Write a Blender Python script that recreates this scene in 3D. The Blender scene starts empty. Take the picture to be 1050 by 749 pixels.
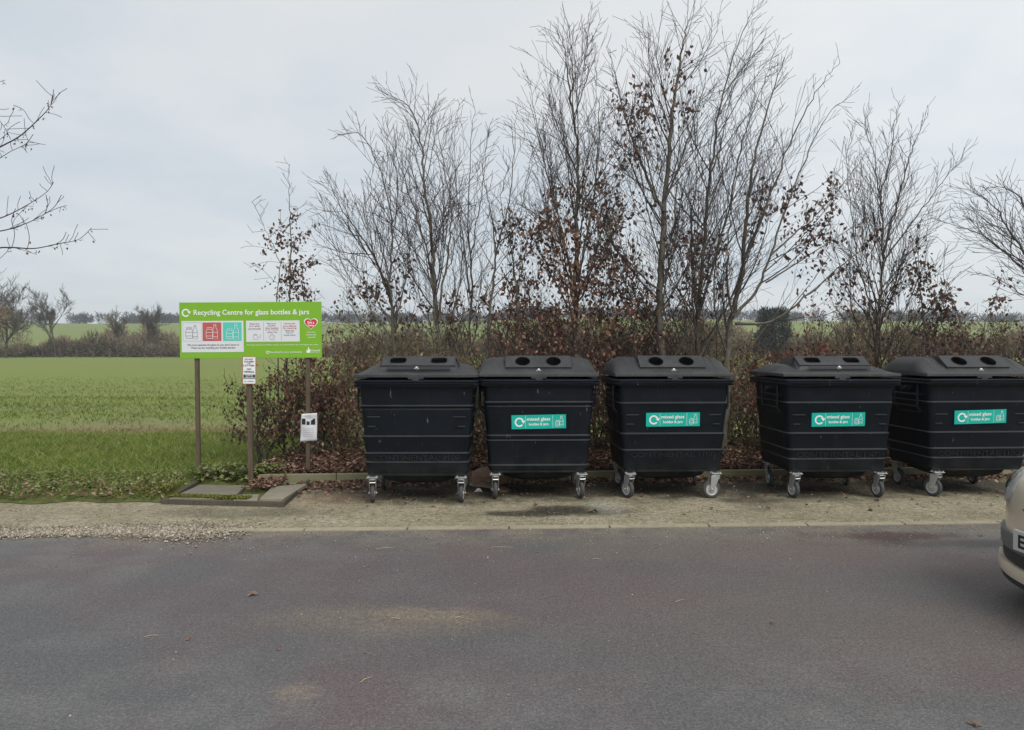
import bpy, bmesh, math, random
import numpy as np
from mathutils import Vector, Matrix, Euler, Quaternion
PI = math.pi
R = math.radians
random.seed(11)
rng = np.random.default_rng(11)
SC = bpy.context.scene
COL = SC.collection

# ------------------------------------------------------------------ camera
F = 789.0            # focal length in photo pixels (photo 1050 x 749)
CAM_H = 1.6
TILT = math.atan(16.5 / F)
cam_d = bpy.data.cameras.new('camera')
cam = bpy.data.objects.new('camera', cam_d)
COL.objects.link(cam)
cam.location = (0, 0, CAM_H)
cam.rotation_euler = (PI / 2 - TILT, 0, 0)
cam_d.sensor_width = 36
cam_d.lens = 36 * F / 1050
cam_d.clip_start = 0.05
cam_d.clip_end = 4000
SC.camera = cam

def ray(px, py):
    u = (px - 525) / F; v = (374.5 - py) / F
    return Vector((u, math.cos(TILT) + v * math.sin(TILT), -math.sin(TILT) + v * math.cos(TILT)))

def at(px, py, Y):
    d = ray(px, py)
    return Vector((d.x * Y / d.y, Y, CAM_H + d.z * Y / d.y))

def ground(px, py, z=0.0):
    d = ray(px, py); s = (z - CAM_H) / d.z
    return Vector((d.x * s, d.y * s, z))

def project(x, y, z):
    dy = y; dz = z - CAM_H
    f = dy * math.cos(TILT) - dz * math.sin(TILT)
    u = dy * math.sin(TILT) + dz * math.cos(TILT)
    return 525 + F * x / f, 374.5 - F * u / f

# ------------------------------------------------------------------ objects
def tag(o, label=None, cat=None, group=None, kind=None):
    if label: o['label'] = label
    if cat: o['category'] = cat
    if group: o['group'] = group
    if kind: o['kind'] = kind
    return o

def thing(name, label, cat, loc=(0, 0, 0), rotz=0.0, group=None):
    o = bpy.data.objects.new(name, None)
    COL.objects.link(o)
    o.location = loc; o.rotation_euler = (0, 0, rotz)
    o.empty_display_size = 0.2
    return tag(o, label, cat, group)

class MB:
    def __init__(s):
        s.v = []; s.f = []; s.m = []; s.mats = []; s.cur = 0
    def use(s, m):
        if m not in s.mats: s.mats.append(m)
        s.cur = s.mats.index(m); return s
    def add(s, vs, fs, M=None):
        b = len(s.v)
        if M is not None: vs = [M @ Vector(q) for q in vs]
        s.v.extend([tuple(q) for q in vs])
        for f in fs:
            s.f.append(tuple(b + i for i in f)); s.m.append(s.cur)
        return s
    def box(s, c, size, M=None, taper=1.0):
        x, y, z = (q / 2 for q in size); cx, cy, cz = c
        vs = []
        for dz in (-1, 1):
            t = taper if dz > 0 else 1.0
            for dx, dy in ((-1, -1), (1, -1), (1, 1), (-1, 1)):
                vs.append((cx + dx * x * t, cy + dy * y * t, cz + dz * z))
        return s.add(vs, [(3, 2, 1, 0), (4, 5, 6, 7), (0, 1, 5, 4), (1, 2, 6, 5), (2, 3, 7, 6), (3, 0, 4, 7)], M)
    def tube(s, pts, r, n=8, M=None, cap=True):
        pts = [Vector(p) for p in pts]
        if not hasattr(r, '__len__'): r = [r] * len(pts)
        vs = []; fs = []
        t0 = (pts[1] - pts[0]).normalized()
        ref = Vector((0, 0, 1)) if abs(t0.z) < .9 else Vector((1, 0, 0))
        a = t0.cross(ref).normalized()
        for i, p in enumerate(pts):
            t = (pts[min(i + 1, len(pts) - 1)] - pts[max(i - 1, 0)]).normalized()
            a = (a - t * a.dot(t)).normalized(); b = t.cross(a)
            for k in range(n):
                w = 2 * PI * k / n
                vs.append(p + (a * math.cos(w) + b * math.sin(w)) * r[i])
        for i in range(len(pts) - 1):
            for k in range(n):
                k2 = (k + 1) % n
                fs.append((i * n + k, i * n + k2, (i + 1) * n + k2, (i + 1) * n + k))
        if cap:
            fs.append(tuple(range(n - 1, -1, -1)))
            fs.append(tuple((len(pts) - 1) * n + k for k in range(n)))
        return s.add(vs, fs, M)
    def lathe(s, prof, n=24, M=None, close=False):
        vs = []; fs = []
        for (r, z) in prof:
            for k in range(n):
                w = 2 * PI * k / n
                vs.append((r * math.cos(w), r * math.sin(w), z))
        L = len(prof)
        for i in range(L if close else L - 1):
            j = (i + 1) % L
            for k in range(n):
                k2 = (k + 1) % n
                fs.append((i * n + k, i * n + k2, j * n + k2, j * n + k))
        if not close:
            fs.append(tuple(range(n - 1, -1, -1)))
            fs.append(tuple((L - 1) * n + k for k in range(n)))
        return s.add(vs, fs, M)
    def loft(s, rings, M=None, cap0=True, cap1=True, closed=True):
        n = len(rings[0]); vs = [p for r in rings for p in r]; fs = []
        for i in range(len(rings) - 1):
            for k in range(n if closed else n - 1):
                k2 = (k + 1) % n
                fs.append((i * n + k, i * n + k2, (i + 1) * n + k2, (i + 1) * n + k))
        if cap0: fs.append(tuple(range(n - 1, -1, -1)))
        if cap1: fs.append(tuple((len(rings) - 1) * n + k for k in range(n)))
        return s.add(vs, fs, M)
    def grid(s, nx, ny, fn, M=None):
        vs = [fn(i / nx, j / ny) for j in range(ny + 1) for i in range(nx + 1)]
        fs = [(j * (nx + 1) + i, j * (nx + 1) + i + 1, (j + 1) * (nx + 1) + i + 1, (j + 1) * (nx + 1) + i)
              for j in range(ny) for i in range(nx)]
        return s.add(vs, fs, M)
    def ribbon(s, pts, w, closed=False, M=None):
        """flat stroke in the local XZ plane facing -Y; pts are (x, z)"""
        P = [Vector((p[0], p[1])) for p in pts]; n = len(P); vs = []; fs = []
        for i in range(n):
            a = P[(i - 1) % n] if (closed or i > 0) else P[i]
            b = P[(i + 1) % n] if (closed or i < n - 1) else P[i]
            t = (b - a); t = t.normalized() if t.length else Vector((1, 0))
            q = Vector((-t.y, t.x)) * w / 2
            vs.append((P[i].x + q.x, 0, P[i].y + q.y)); vs.append((P[i].x - q.x, 0, P[i].y - q.y))
        for i in range(n if closed else n - 1):
            j = (i + 1) % n
            fs.append((2 * i, 2 * i + 1, 2 * j + 1, 2 * j))
        return s.add(vs, fs, M)
    def poly(s, pts, M=None):
        return s.add([(p[0], 0, p[1]) for p in pts], [tuple(range(len(pts)))], M)
    def build(s, name, mats, parent=None, smooth=False, bevel=0.0, subsurf=0, angle=40, recalc=True):
        me = bpy.data.meshes.new(name)
        me.from_pydata(s.v, [], s.f)
        if s.mats: mats = s.mats
        elif not isinstance(mats, (list, tuple)): mats = [mats]
        for m in mats: me.materials.append(m)
        if len(mats) > 1: me.polygons.foreach_set('material_index', s.m)
        if recalc:
            bm = bmesh.new(); bm.from_mesh(me)
            bmesh.ops.recalc_face_normals(bm, faces=bm.faces)
            bm.to_mesh(me); bm.free()
        o = bpy.data.objects.new(name, me); COL.objects.link(o)
        if parent: o.parent = parent
        if smooth:
            me.polygons.foreach_set('use_smooth', [True] * len(me.polygons))
            if angle < 180: me.set_sharp_from_angle(angle=R(angle))
        if bevel:
            b = o.modifiers.new('bevel', 'BEVEL'); b.width = bevel; b.segments = 2; b.limit_method = 'ANGLE'; b.angle_limit = R(35)
        if subsurf:
            q = o.modifiers.new('sub', 'SUBSURF'); q.levels = subsurf; q.render_levels = subsurf
        me.update()
        return o

def np_mesh(name, V, Fc, mat, parent=None, smooth=False):
    """V (n,3), Fc (m,k) arrays -> mesh object"""
    me = bpy.data.meshes.new(name)
    V = np.asarray(V, dtype=np.float32); Fc = np.asarray(Fc, dtype=np.int32)
    k = Fc.shape[1]
    me.vertices.add(len(V)); me.vertices.foreach_set('co', V.ravel())
    me.loops.add(Fc.size); me.loops.foreach_set('vertex_index', Fc.ravel())
    me.polygons.add(len(Fc))
    me.polygons.foreach_set('loop_start', np.arange(0, Fc.size, k, dtype=np.int32))
    me.polygons.foreach_set('loop_total', np.full(len(Fc), k, dtype=np.int32))
    if smooth: me.polygons.foreach_set('use_smooth', np.ones(len(Fc), dtype=bool))
    me.update(calc_edges=True)
    for m in (mat if isinstance(mat, (list, tuple)) else [mat]): me.materials.append(m)
    o = bpy.data.objects.new(name, me); COL.objects.link(o)
    if parent: o.parent = parent
    return o

def copy_tree(o, parent=None):
    c = o.copy(); COL.objects.link(c); c.parent = parent
    for ch in list(o.children): copy_tree(ch, c)
    return c

# ------------------------------------------------------------------ lettering
def text_mesh(body, mat, name='lettering', parent=None, x=(0, 1), z=(0, .1), y=0.0, depth=0.0, bold=0.0, roll=0.0, keep=False):
    """flat lettering facing -Y, fitted into the box x[0]..x[1], z[0]..z[1]"""
    cu = bpy.data.curves.new('t', 'FONT'); cu.body = body; cu.size = 1; cu.offset = bold; cu.resolution_u = 3
    cu.align_x = 'CENTER'; cu.space_line = 0.95
    ob = bpy.data.objects.new('t', cu); COL.objects.link(ob)
    dg = bpy.context.evaluated_depsgraph_get()
    me = bpy.data.meshes.new_from_object(ob.evaluated_get(dg))
    bpy.data.objects.remove(ob); bpy.data.curves.remove(cu)
    n = len(me.vertices); c = np.empty(n * 3, dtype=np.float32); me.vertices.foreach_get('co', c); c = c.reshape(-1, 3)
    lo = c.min(0); hi = c.max(0)
    o = np.zeros_like(c)
    sx = (x[1] - x[0]) / (hi[0] - lo[0]); sz = (z[1] - z[0]) / (hi[1] - lo[1])
    o[:, 0] = x[0] + (c[:, 0] - lo[0]) * sx
    o[:, 2] = z[0] + (c[:, 1] - lo[1]) * sz
    o[:, 1] = y
    fs = [tuple(p.vertices) for p in me.polygons]
    bpy.data.meshes.remove(me)
    return o, fs

def letters(mb, body, x, z, y=0.0, bold=0.0):
    o, fs = text_mesh(body, None, x=x, z=z, y=y, bold=bold)
    mb.add([tuple(map(float, q)) for q in o], fs)

def arc(cx, cz, r, a0, a1, n=20):
    return [(cx + r * math.cos(R(a0 + (a1 - a0) * i / n)), cz + r * math.sin(R(a0 + (a1 - a0) * i / n))) for i in range(n + 1)]

def swirl(mb, cx, cz, r, w):
    mb.ribbon(arc(cx, cz, r, 25, 320, 26), w)
    hx, hz = cx + r * 1.0, cz + r * 0.18
    k = w * 1.5
    mb.poly([(hx - k * .95, hz + k * .4), (hx + k * .95, hz + k * .4), (hx + k * .1, hz - k * 1.0)])

def jar_icon(mb, cx, cz, h, w):
    """outline of a squat jar"""
    hw = h * .32
    mb.ribbon([(cx - hw, cz - h * .38), (cx - hw * .8, cz - h * .5), (cx + hw * .8, cz - h * .5), (cx + hw, cz - h * .38),
               (cx + hw, cz + h * .22), (cx + hw * .7, cz + h * .34), (cx - hw * .7, cz + h * .34), (cx - hw, cz + h * .22)], w, True)
    mb.ribbon([(cx - hw * .8, cz + h * .36), (cx + hw * .8, cz + h * .36), (cx + hw * .8, cz + h * .5), (cx - hw * .8, cz + h * .5)], w, True)
    mb.ribbon([(cx - hw, cz + h * .05), (cx + hw, cz + h * .05)], w)
    mb.ribbon([(cx - hw, cz - h * .28), (cx + hw, cz - h * .28)], w)

def bottle_icon(mb, cx, cz, h, w):
    hw = h * .17; nk = hw * .42
    mb.ribbon([(cx - hw, cz - h * .5), (cx + hw, cz - h * .5), (cx + hw, cz + h * .08), (cx + nk, cz + h * .26), (cx + nk, cz + h * .5),
               (cx - nk, cz + h * .5), (cx - nk, cz + h * .26), (cx - hw, cz + h * .08)], w, True)
    mb.ribbon([(cx - hw, cz - h * .05), (cx + hw, cz - h * .05)], w)
    mb.ribbon([(cx - hw, cz - h * .35), (cx + hw, cz - h * .35)], w)
    mb.ribbon([(cx - nk, cz + h * .4), (cx + nk, cz + h * .4)], w)

# ------------------------------------------------------------------ materials
class T:
    """small node-tree writer"""
    def __init__(s, name):
        s.mat = bpy.data.materials.new(name); s.mat.use_nodes = True
        s.nt = s.mat.node_tree; s.nt.nodes.clear()
        s.out = s.nt.nodes.new('ShaderNodeOutputMaterial')
        s.b = s.nt.nodes.new('ShaderNodeBsdfPrincipled')
        s.nt.links.new(s.b.outputs[0], s.out.inputs[0])
    def n(s, typ, props=None, out=0, **ins):
        nd = s.nt.nodes.new(typ)
        for k, v in (props or {}).items(): setattr(nd, k, v)
        for k, v in ins.items():
            key = int(k[1:]) if k[0] == '_' and k[1:].isdigit() else k.replace('_', ' ')
            sk = nd.inputs[key]
            if isinstance(v, bpy.types.NodeSocket): s.nt.links.new(v, sk)
            else: sk.default_value = v
        return nd.outputs[out]
    def co(s, kind='Object'):
        nd = s.nt.nodes.new('ShaderNodeTexCoord'); return nd.outputs[kind]
    def map(s, v, scale=(1, 1, 1), loc=(0, 0, 0), rot=(0, 0, 0)):
        return s.n('ShaderNodeMapping', None, 0, Vector=v, Scale=scale, Location=loc, Rotation=rot)
    def noise(s, v, scale, detail=4, rough=.55, dist=0.0, out=0):
        return s.n('ShaderNodeTexNoise', None, out, Vector=v, Scale=scale, Detail=detail, Roughness=rough, Distortion=dist)
    def voro(s, v, scale, out=0, feature='F1'):
        return s.n('ShaderNodeTexVoronoi', {'feature': feature}, out, Vector=v, Scale=scale)
    def ramp(s, fac, stops, interp='LINEAR'):
        nd = s.nt.nodes.new('ShaderNodeValToRGB'); cr = nd.color_ramp; cr.interpolation = interp
        while len(cr.elements) < len(stops): cr.elements.new(.5)
        for e, (p, c) in zip(cr.elements, stops):
            e.position = p; e.color = (c, c, c, 1) if not hasattr(c, '__len__') else (*c[:3], 1)
        s.nt.links.new(fac, nd.inputs[0]); return nd.outputs[0]
    def mix(s, fac, a, b, mode='MIX'):
        nd = s.nt.nodes.new('ShaderNodeMix'); nd.data_type = 'RGBA'; nd.blend_type = mode
        for sk, v in ((nd.inputs[0], fac), (nd.inputs[6], a), (nd.inputs[7], b)):
            if isinstance(v, bpy.types.NodeSocket): s.nt.links.new(v, sk)
            elif hasattr(v, '__len__'): sk.default_value = (*v[:3], 1)
            else: sk.default_value = v
        return nd.outputs[2]
    def math(s, op, a, b=0.0, c=0.0, clamp=False):
        nd = s.nt.nodes.new('ShaderNodeMath'); nd.operation = op; nd.use_clamp = clamp
        for i, v in enumerate((a, b, c)):
            if isinstance(v, bpy.types.NodeSocket): s.nt.links.new(v, nd.inputs[i])
            else: nd.inputs[i].default_value = v
        return nd.outputs[0]
    def blob(s, v, cx, cy, rx, ry, soft=.5, warp=None, amt=.5):
        """1 inside an ellipse on the ground, 0 outside, ragged with warp"""
        m = s.map(v, scale=(1 / rx, 1 / ry, 0), loc=(-cx / rx, -cy / ry, 0))
        l = s.n('ShaderNodeVectorMath', {'operation': 'LENGTH'}, 'Value', _0=m)
        if warp is not None: l = s.math('ADD', l, s.math('MULTIPLY', s.math('SUBTRACT', warp, .5), amt * 2))
        return s.n('ShaderNodeMapRange', {'interpolation_type': 'SMOOTHSTEP'}, 0, Value=l, From_Min=1 + soft, From_Max=1 - soft, To_Min=0.0, To_Max=1.0)
    def set(s, color=None, rough=None, metal=None, spec=None, **kw):
        for k, v in (('Base Color', color), ('Roughness', rough), ('Metallic', metal), ('Specular IOR Level', spec)):
            if v is None: continue
            sk = s.b.inputs[k]
            if isinstance(v, bpy.types.NodeSocket): s.nt.links.new(v, sk)
            elif hasattr(v, '__len__'): sk.default_value = (*v[:3], 1)
            else: sk.default_value = v
        return s
    def bump(s, h, strength=.3, dist=.01):
        o = s.n('ShaderNodeBump', None, 0, Height=h, Strength=strength, Distance=dist)
        s.nt.links.new(o, s.b.inputs['Normal']); return s
    def island(s):
        return s.nt.nodes.new('ShaderNodeNewGeometry').outputs['Random Per Island']
    def pos(s):
        return s.nt.nodes.new('ShaderNodeNewGeometry').outputs['Position']

def srgb(r, g, b):
    f = lambda c: c / 12.92 if c <= .04045 else ((c + .055) / 1.055) ** 2.4
    return (f(r / 255), f(g / 255), f(b / 255))

def plain(name, color, rough=.5, metal=0.0, nscale=30, namt=.12, bump=0.0, spec=None):
    t = T(name); v = t.co()
    k = t.noise(v, nscale, 5)
    k2 = t.noise(v, nscale * .13, 3)
    lo = tuple(c * (1 - namt) for c in color); hi = tuple(min(1, c * (1 + namt)) for c in color)
    c = t.mix(t.math('MULTIPLY', t.math('ADD', k, k2), .5), lo, hi)
    t.set(c, t.ramp(k, [(.3, max(0, rough - .08)), (.7, min(1, rough + .08))]), metal, spec)
    if bump: t.bump(k, bump, .004)
    return t.mat

def leafmat(name, stops, rough=.7, trans=.25):
    """per-leaf colour, thin leaf that lets a little light through"""
    t = T(name)
    c = t.ramp(t.island(), stops)
    t.set(c, rough, 0, .25)
    if trans:
        tr = t.n('ShaderNodeBsdfTranslucent', None, 0, Color=c)
        ms = t.nt.nodes.new('ShaderNodeMixShader'); ms.inputs[0].default_value = trans
        t.nt.links.new(t.b.outputs[0], ms.inputs[1]); t.nt.links.new(tr, ms.inputs[2])
        t.nt.links.new(ms.outputs[0], t.out.inputs[0])
    return t.mat
# ------------------------------------------------------------------ ground
def road_y(x): return 6.84 + .045 * x          # line where tarmac meets the apron
def kerb_y(x): return 9.24 + .062 * x          # line of the upright kerb behind the bins
def verge_y(x):                                # near edge of the verge at the left
    return 8.02 + .12 * math.sin(x * 1.7) + .07 * math.sin(x * 4.1 + 1) + .05 * math.sin(x * 9.3)

def road_mat():
    t = T('tarmac'); p = t.pos()
    fine = t.noise(p, 62, 3, .9); med = t.noise(p, 24, 6, .8); big = t.noise(p, .55, 4, .55, .6); big2 = t.noise(p, 1.9, 4, .6)
    grit = t.voro(p, 120)
    warp = t.noise(p, 2.6, 7, .75)
    base = t.mix(t.ramp(big, [(.46, 0), (.55, 1)]), (.098, .098, .099), (.113, .091, .092))
    base = t.mix(t.math('MULTIPLY', t.ramp(big2, [(.45, 0), (.62, 1)]), .6), base, (.142, .136, .132))
    # worn reddish middle, drifts of silt, damp marks
    red = t.blob(p, .9, 5.1, 3.0, 1.3, .7, warp, .5)
    base = t.mix(t.math('MULTIPLY', red, .65), base, (.098, .076, .078))
    silt = t.blob(p, -.78, 4.5, .66, .24, .5, warp, 1.1)
    silt2 = t.blob(p, -.50, 4.62, .36, .12, .5, warp, 1.2)
    base = t.mix(t.math('MULTIPLY', silt, t.ramp(med, [(.35, .15), (.62, .7)])), base, (.165, .138, .098))
    base = t.mix(t.math('MULTIPLY', silt2, t.ramp(med, [(.4, .1), (.6, .6)])), base, (.215, .175, .120))
    s3 = t.blob(p, -1.0, 3.55, .11, .08, .5, warp, 1.0)
    base = t.mix(t.math('MULTIPLY', s3, t.ramp(med, [(.4, .1), (.6, .6)])), base, (.20, .16, .11))
    sl4 = t.blob(p, 1.7, 6.2, 2.2, .42, .8, warp, .8)
    base = t.mix(t.math('MULTIPLY', sl4, .45), base, (.135, .115, .088))
    sl5 = t.blob(p, 2.1, 4.6, 1.6, .9, .9, warp, .9)
    base = t.mix(t.math('MULTIPLY', sl5, .42), base, (.120, .108, .088))
    edge = t.n('ShaderNodeMapRange', None, 0, Value=t.math('SUBTRACT', t.n('ShaderNodeSeparateXYZ', None, 1, Vector=p), t.math('MULTIPLY', t.n('ShaderNodeSeparateXYZ', None, 0, Vector=p), .045)),
               From_Min=6.15, From_Max=6.82, To_Min=0.0, To_Max=1.0)
    base = t.mix(t.math('MULTIPLY', t.math('MULTIPLY', edge, t.ramp(warp, [(.40, 0), (.56, 1)])), .85), base, (.190, .162, .120))
    rust = t.blob(p, 3.25, 6.55, .55, .16, .5, warp, 1.1)
    base = t.mix(t.math('MULTIPLY', rust, .75), base, (.060, .028, .026))
    dk = t.blob(p, 4.2, 6.3, 1.3, .14, .5, warp, 1.1)
    base = t.mix(t.math('MULTIPLY', dk, .55), base, (.050, .040, .042))
    for (cx, cy, rx, ry, a) in ((.2, 6.15, .26, .22, .5), (2.6, 5.1, .5, .35, .4), (-.2, 4.0, .8, .25, .35), (-2.6, 4.6, 1.2, .8, .35)):
        base = t.mix(t.math('MULTIPLY', t.blob(p, cx, cy, rx, ry, .8, warp, .6), a), base, (.083, .090, .092))
    # aggregate speckle
    fine = t.math('ADD', t.math('MULTIPLY', fine, .6), t.math('MULTIPLY', t.noise(p, 135, 2, .8), .4)); sp = t.ramp(fine, [(.33, .42), (.5, 1.0), (.66, 1.85)])
    sm = t.ramp(med, [(.3, .78), (.7, 1.24)])
    col = t.mix(1.0, base, sp, 'MULTIPLY'); col = t.mix(1.0, col, sm, 'MULTIPLY')
    chip = t.ramp(t.noise(p, 55, 2, .5), [(.715, 0), (.75, 1)])
    col = t.mix(t.math('MULTIPLY', chip, .55), col, (.34, .32, .29))
    pit = t.ramp(t.noise(p, 110, 2, .5), [(.27, 1), (.31, 0)])
    col = t.mix(t.math('MULTIPLY', pit, .6), col, (.03, .03, .032))
    t.set(col, t.ramp(med, [(.3, .72), (.7, .9)]), 0, .35)
    t.bump(t.math('ADD', fine, t.math('MULTIPLY', grit, .8)), .35, .005)
    return t.mat

def apron_mat():
    t = T('worn_concrete'); p = t.pos()
    fine = t.noise(p, 62, 3, .8); med = t.noise(p, 20, 5, .7); big = t.noise(p, 1.6, 5, .6, .4); warp = t.noise(p, 3.2, 5, .7)
    col = t.mix(t.ramp(big, [(.35, 0), (.68, 1)]), (.230, .204, .134), (.345, .300, .212))
    col = t.mix(t.math('MULTIPLY', t.ramp(t.noise(p, 7, 5, .7), [(.52, 0), (.7, 1)]), .5), col, (.155, .150, .070))
    col = t.mix(t.math('MULTIPLY', t.blob(p, -5.2, 7.6, 2.6, .45, .7, warp, .6), .35), col, (.24, .20, .135))
    # dark blotches where the bins stand and on the open apron
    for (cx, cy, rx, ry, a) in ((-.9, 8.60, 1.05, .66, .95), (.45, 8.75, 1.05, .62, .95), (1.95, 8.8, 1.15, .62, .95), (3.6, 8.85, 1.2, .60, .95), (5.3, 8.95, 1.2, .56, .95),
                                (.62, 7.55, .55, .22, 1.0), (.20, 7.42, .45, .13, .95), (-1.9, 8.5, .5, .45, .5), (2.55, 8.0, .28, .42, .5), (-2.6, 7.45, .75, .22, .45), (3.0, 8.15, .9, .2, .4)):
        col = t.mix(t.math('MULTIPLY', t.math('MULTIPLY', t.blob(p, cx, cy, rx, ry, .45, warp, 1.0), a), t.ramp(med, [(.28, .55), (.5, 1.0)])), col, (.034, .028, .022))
    red = t.blob(p, -1.95, 8.15, .5, .35, .8, warp, .6)
    col = t.mix(t.math('MULTIPLY', red, .35), col, (.24, .14, .09))
    pale = t.blob(p, .95, 7.75, .16, .3, .8, warp, .9)
    col = t.mix(t.math('MULTIPLY', pale, .5), col, (.42, .40, .34))
    col = t.mix(1.0, col, t.ramp(fine, [(.3, .48), (.5, 1.0), (.70, 1.7)]), 'MULTIPLY')
    col = t.mix(1.0, col, t.ramp(med, [(.3, .74), (.7, 1.22)]), 'MULTIPLY')
    chip = t.ramp(t.noise(p, 45, 2, .5), [(.68, 0), (.72, 1)])
    col = t.mix(t.math('MULTIPLY', chip, .7), col, (.52, .48, .40))
    mo = t.math('MULTIPLY', t.ramp(t.noise(p, 16, 6, .75), [(.51, 0), (.60, 1)]), .62)
    col = t.mix(mo, col, (.105, .098, .048))
    pit = t.ramp(t.noise(p, 60, 3, .6), [(.30, 1), (.36, 0)])
    col = t.mix(t.math('MULTIPLY', pit, .6), col, (.05, .045, .035))
    t.set(col, .88, 0, .3); t.bump(t.math('ADD', fine, med), .5, .006)
    return t.mat

def field_mat():
    t = T('young_crop_field'); p = t.pos()
    y = t.n('ShaderNodeSeparateXYZ', None, 1, Vector=p)
    fine = t.noise(t.map(p, (1, 1, 1)), 7, 6, .7)
    row = t.noise(t.map(p, (.10, 1.1, 1)), 3.0, 5, .7)
    band = t.noise(t.map(p, (.02, .22, 1)), 1.0, 4, .6)
    far = t.noise(t.map(p, (.012, .05, 1)), 1.0, 4, .6)
    green = t.mix(t.ramp(fine, [(.3, 0), (.7, 1)]), (.130, .178, .036), (.225, .258, .078))
    soil = t.mix(fine, (.165, .135, .085), (.240, .200, .135))
    near = t.n('ShaderNodeMapRange', None, 0, Value=y, From_Min=14.0, From_Max=40.0, To_Min=.15, To_Max=.03)
    bare = t.math('ADD', t.math('ADD', t.math('MULTIPLY', row, .85), t.math('MULTIPLY', band, .55)), near)
    col = t.mix(t.ramp(bare, [(.80, 0), (1.12, .85)]), green, soil)
    yellow = t.ramp(far, [(.5, 0), (.72, .45)])
    col = t.mix(yellow, col, (.165, .165, .055))
    t.set(col, .95, 0, .15); t.bump(t.math('ADD', fine, row), .6, .06)
    return t.mat

def verge_mat():
    t = T('verge_soil_and_moss'); p = t.pos()
    a = t.noise(p, 9, 6, .7); b = t.noise(p, 45, 4, .7)
    col = t.mix(t.ramp(a, [(.35, 0), (.65, 1)]), (.075, .095, .024), (.130, .150, .045))
    col = t.mix(t.math('MULTIPLY', t.ramp(b, [(.5, 0), (.75, 1)]), .6), col, (.13, .10, .06))
    t.set(col, .95, 0, .15); t.bump(b, .7, .02)
    return t.mat

def bank_mat():
    t = T('leaf_mould'); p = t.pos()
    a = t.noise(p, 22, 5, .7); b = t.noise(p, 3, 4, .6)
    col = t.mix(t.ramp(a, [(.3, 0), (.7, 1)]), (.040, .026, .018), (.125, .075, .048))
    col = t.mix(t.math('MULTIPLY', t.ramp(b, [(.5, 0), (.7, 1)]), .5), col, (.08, .075, .03))
    t.set(col, .95, 0, .15); t.bump(a, .8, .03)
    return t.mat

# one ground sheet to the horizon: the sown field, rising to a low ridge far off
def field_z(x, y):
    h = -.03 + 0.0 * x
    if y > 150:
        k = (y - 150) / 400
        k = min(1, k); k = k * k * (3 - 2 * k)
        h += k * (20.5 + 1.6 * math.sin(x * .011 + .6) + .8 * math.sin(x * .027))
    if y > 560: h -= (y - 560) * .03
    return h
ys = [-60, -20, 0, 8, 10, 12, 14, 20, 30, 45, 65, 90, 120, 150] + [150 + 16 * i for i in range(1, 27)] + [620, 760, 1000, 1500]
xs = [-1600, -900] + [-600 + 24 * i for i in range(51)] + [900, 1600]
gm = MB()
vs = [(x, y, field_z(x, y)) for y in ys for x in xs]; nx = len(xs)
fs = [(j * nx + i, j * nx + i + 1, (j + 1) * nx + i + 1, (j + 1) * nx + i) for j in range(len(ys) - 1) for i in range(nx - 1)]
gm.add(vs, fs)
tag(gm.build('field', field_mat(), smooth=True, angle=180), kind='structure')

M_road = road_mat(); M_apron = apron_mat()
def strip(name, x0, x1, ya, yb, z, mat, n=80, ny=1):
    m = MB()
    def fn(u, v):
        x = x0 + (x1 - x0) * u; a = ya(x); b = yb(x)
        yy = a + (b - a) * v
        zz = z(x, yy) if callable(z) else z
        return (x, yy, zz)
    m.grid(n, ny, fn)
    return tag(m.build(name, mat, smooth=True, angle=180), kind='structure')
strip('road', -40, 40, lambda x: -30, road_y, 0.0, M_road)
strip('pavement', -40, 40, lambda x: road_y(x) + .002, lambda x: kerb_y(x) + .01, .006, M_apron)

# flush kerb line between tarmac and apron, in lengths with open joints
M_kerb = plain('kerb_concrete', (.30, .262, .185), .9, 0, 22, .6, .4)
M_upkerb = plain('mossy_kerb_concrete', (.215, .205, .120), .92, 0, 14, .45, .4)
for i in range(14):
    x0 = -2.72 + i * .90 - (.0 if i else 0); x1 = x0 + .885
    m = MB(); a = road_y(x0); b = road_y(x1)
    m.add([(x0, a - .045, -.05), (x1, b - .045, -.05), (x1, b + .05, -.05), (x0, a + .05, -.05),
           (x0, a - .045, .012), (x1, b - .045, .012), (x1, b + .05, .014), (x0, a + .05, .014)],
          [(3, 2, 1, 0), (4, 5, 6, 7), (0, 1, 5, 4), (1, 2, 6, 5), (2, 3, 7, 6), (3, 0, 4, 7)])
    tag(m.build('flush_kerb', M_kerb, bevel=.004), kind='structure')
for i in range(13):
    x0 = -3.0 + i * .915; x1 = x0 + .907
    m = MB(); a = kerb_y(x0); b = kerb_y(x1); d = random.uniform(-.006, .006)
    m.add([(x0, a, -.05), (x1, b, -.05), (x1, b + .055, -.05), (x0, a + .055, -.05),
           (x0, a + .002, .118 + d), (x1, b + .002, .118 + d), (x1, b + .055, .118 + d), (x0, a + .055, .118 + d)],
          [(3, 2, 1, 0), (4, 5, 6, 7), (0, 1, 5, 4), (1, 2, 6, 5), (2, 3, 7, 6), (3, 0, 4, 7)])
    tag(m.build('kerb', M_upkerb, bevel=.008), kind='structure')

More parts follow.
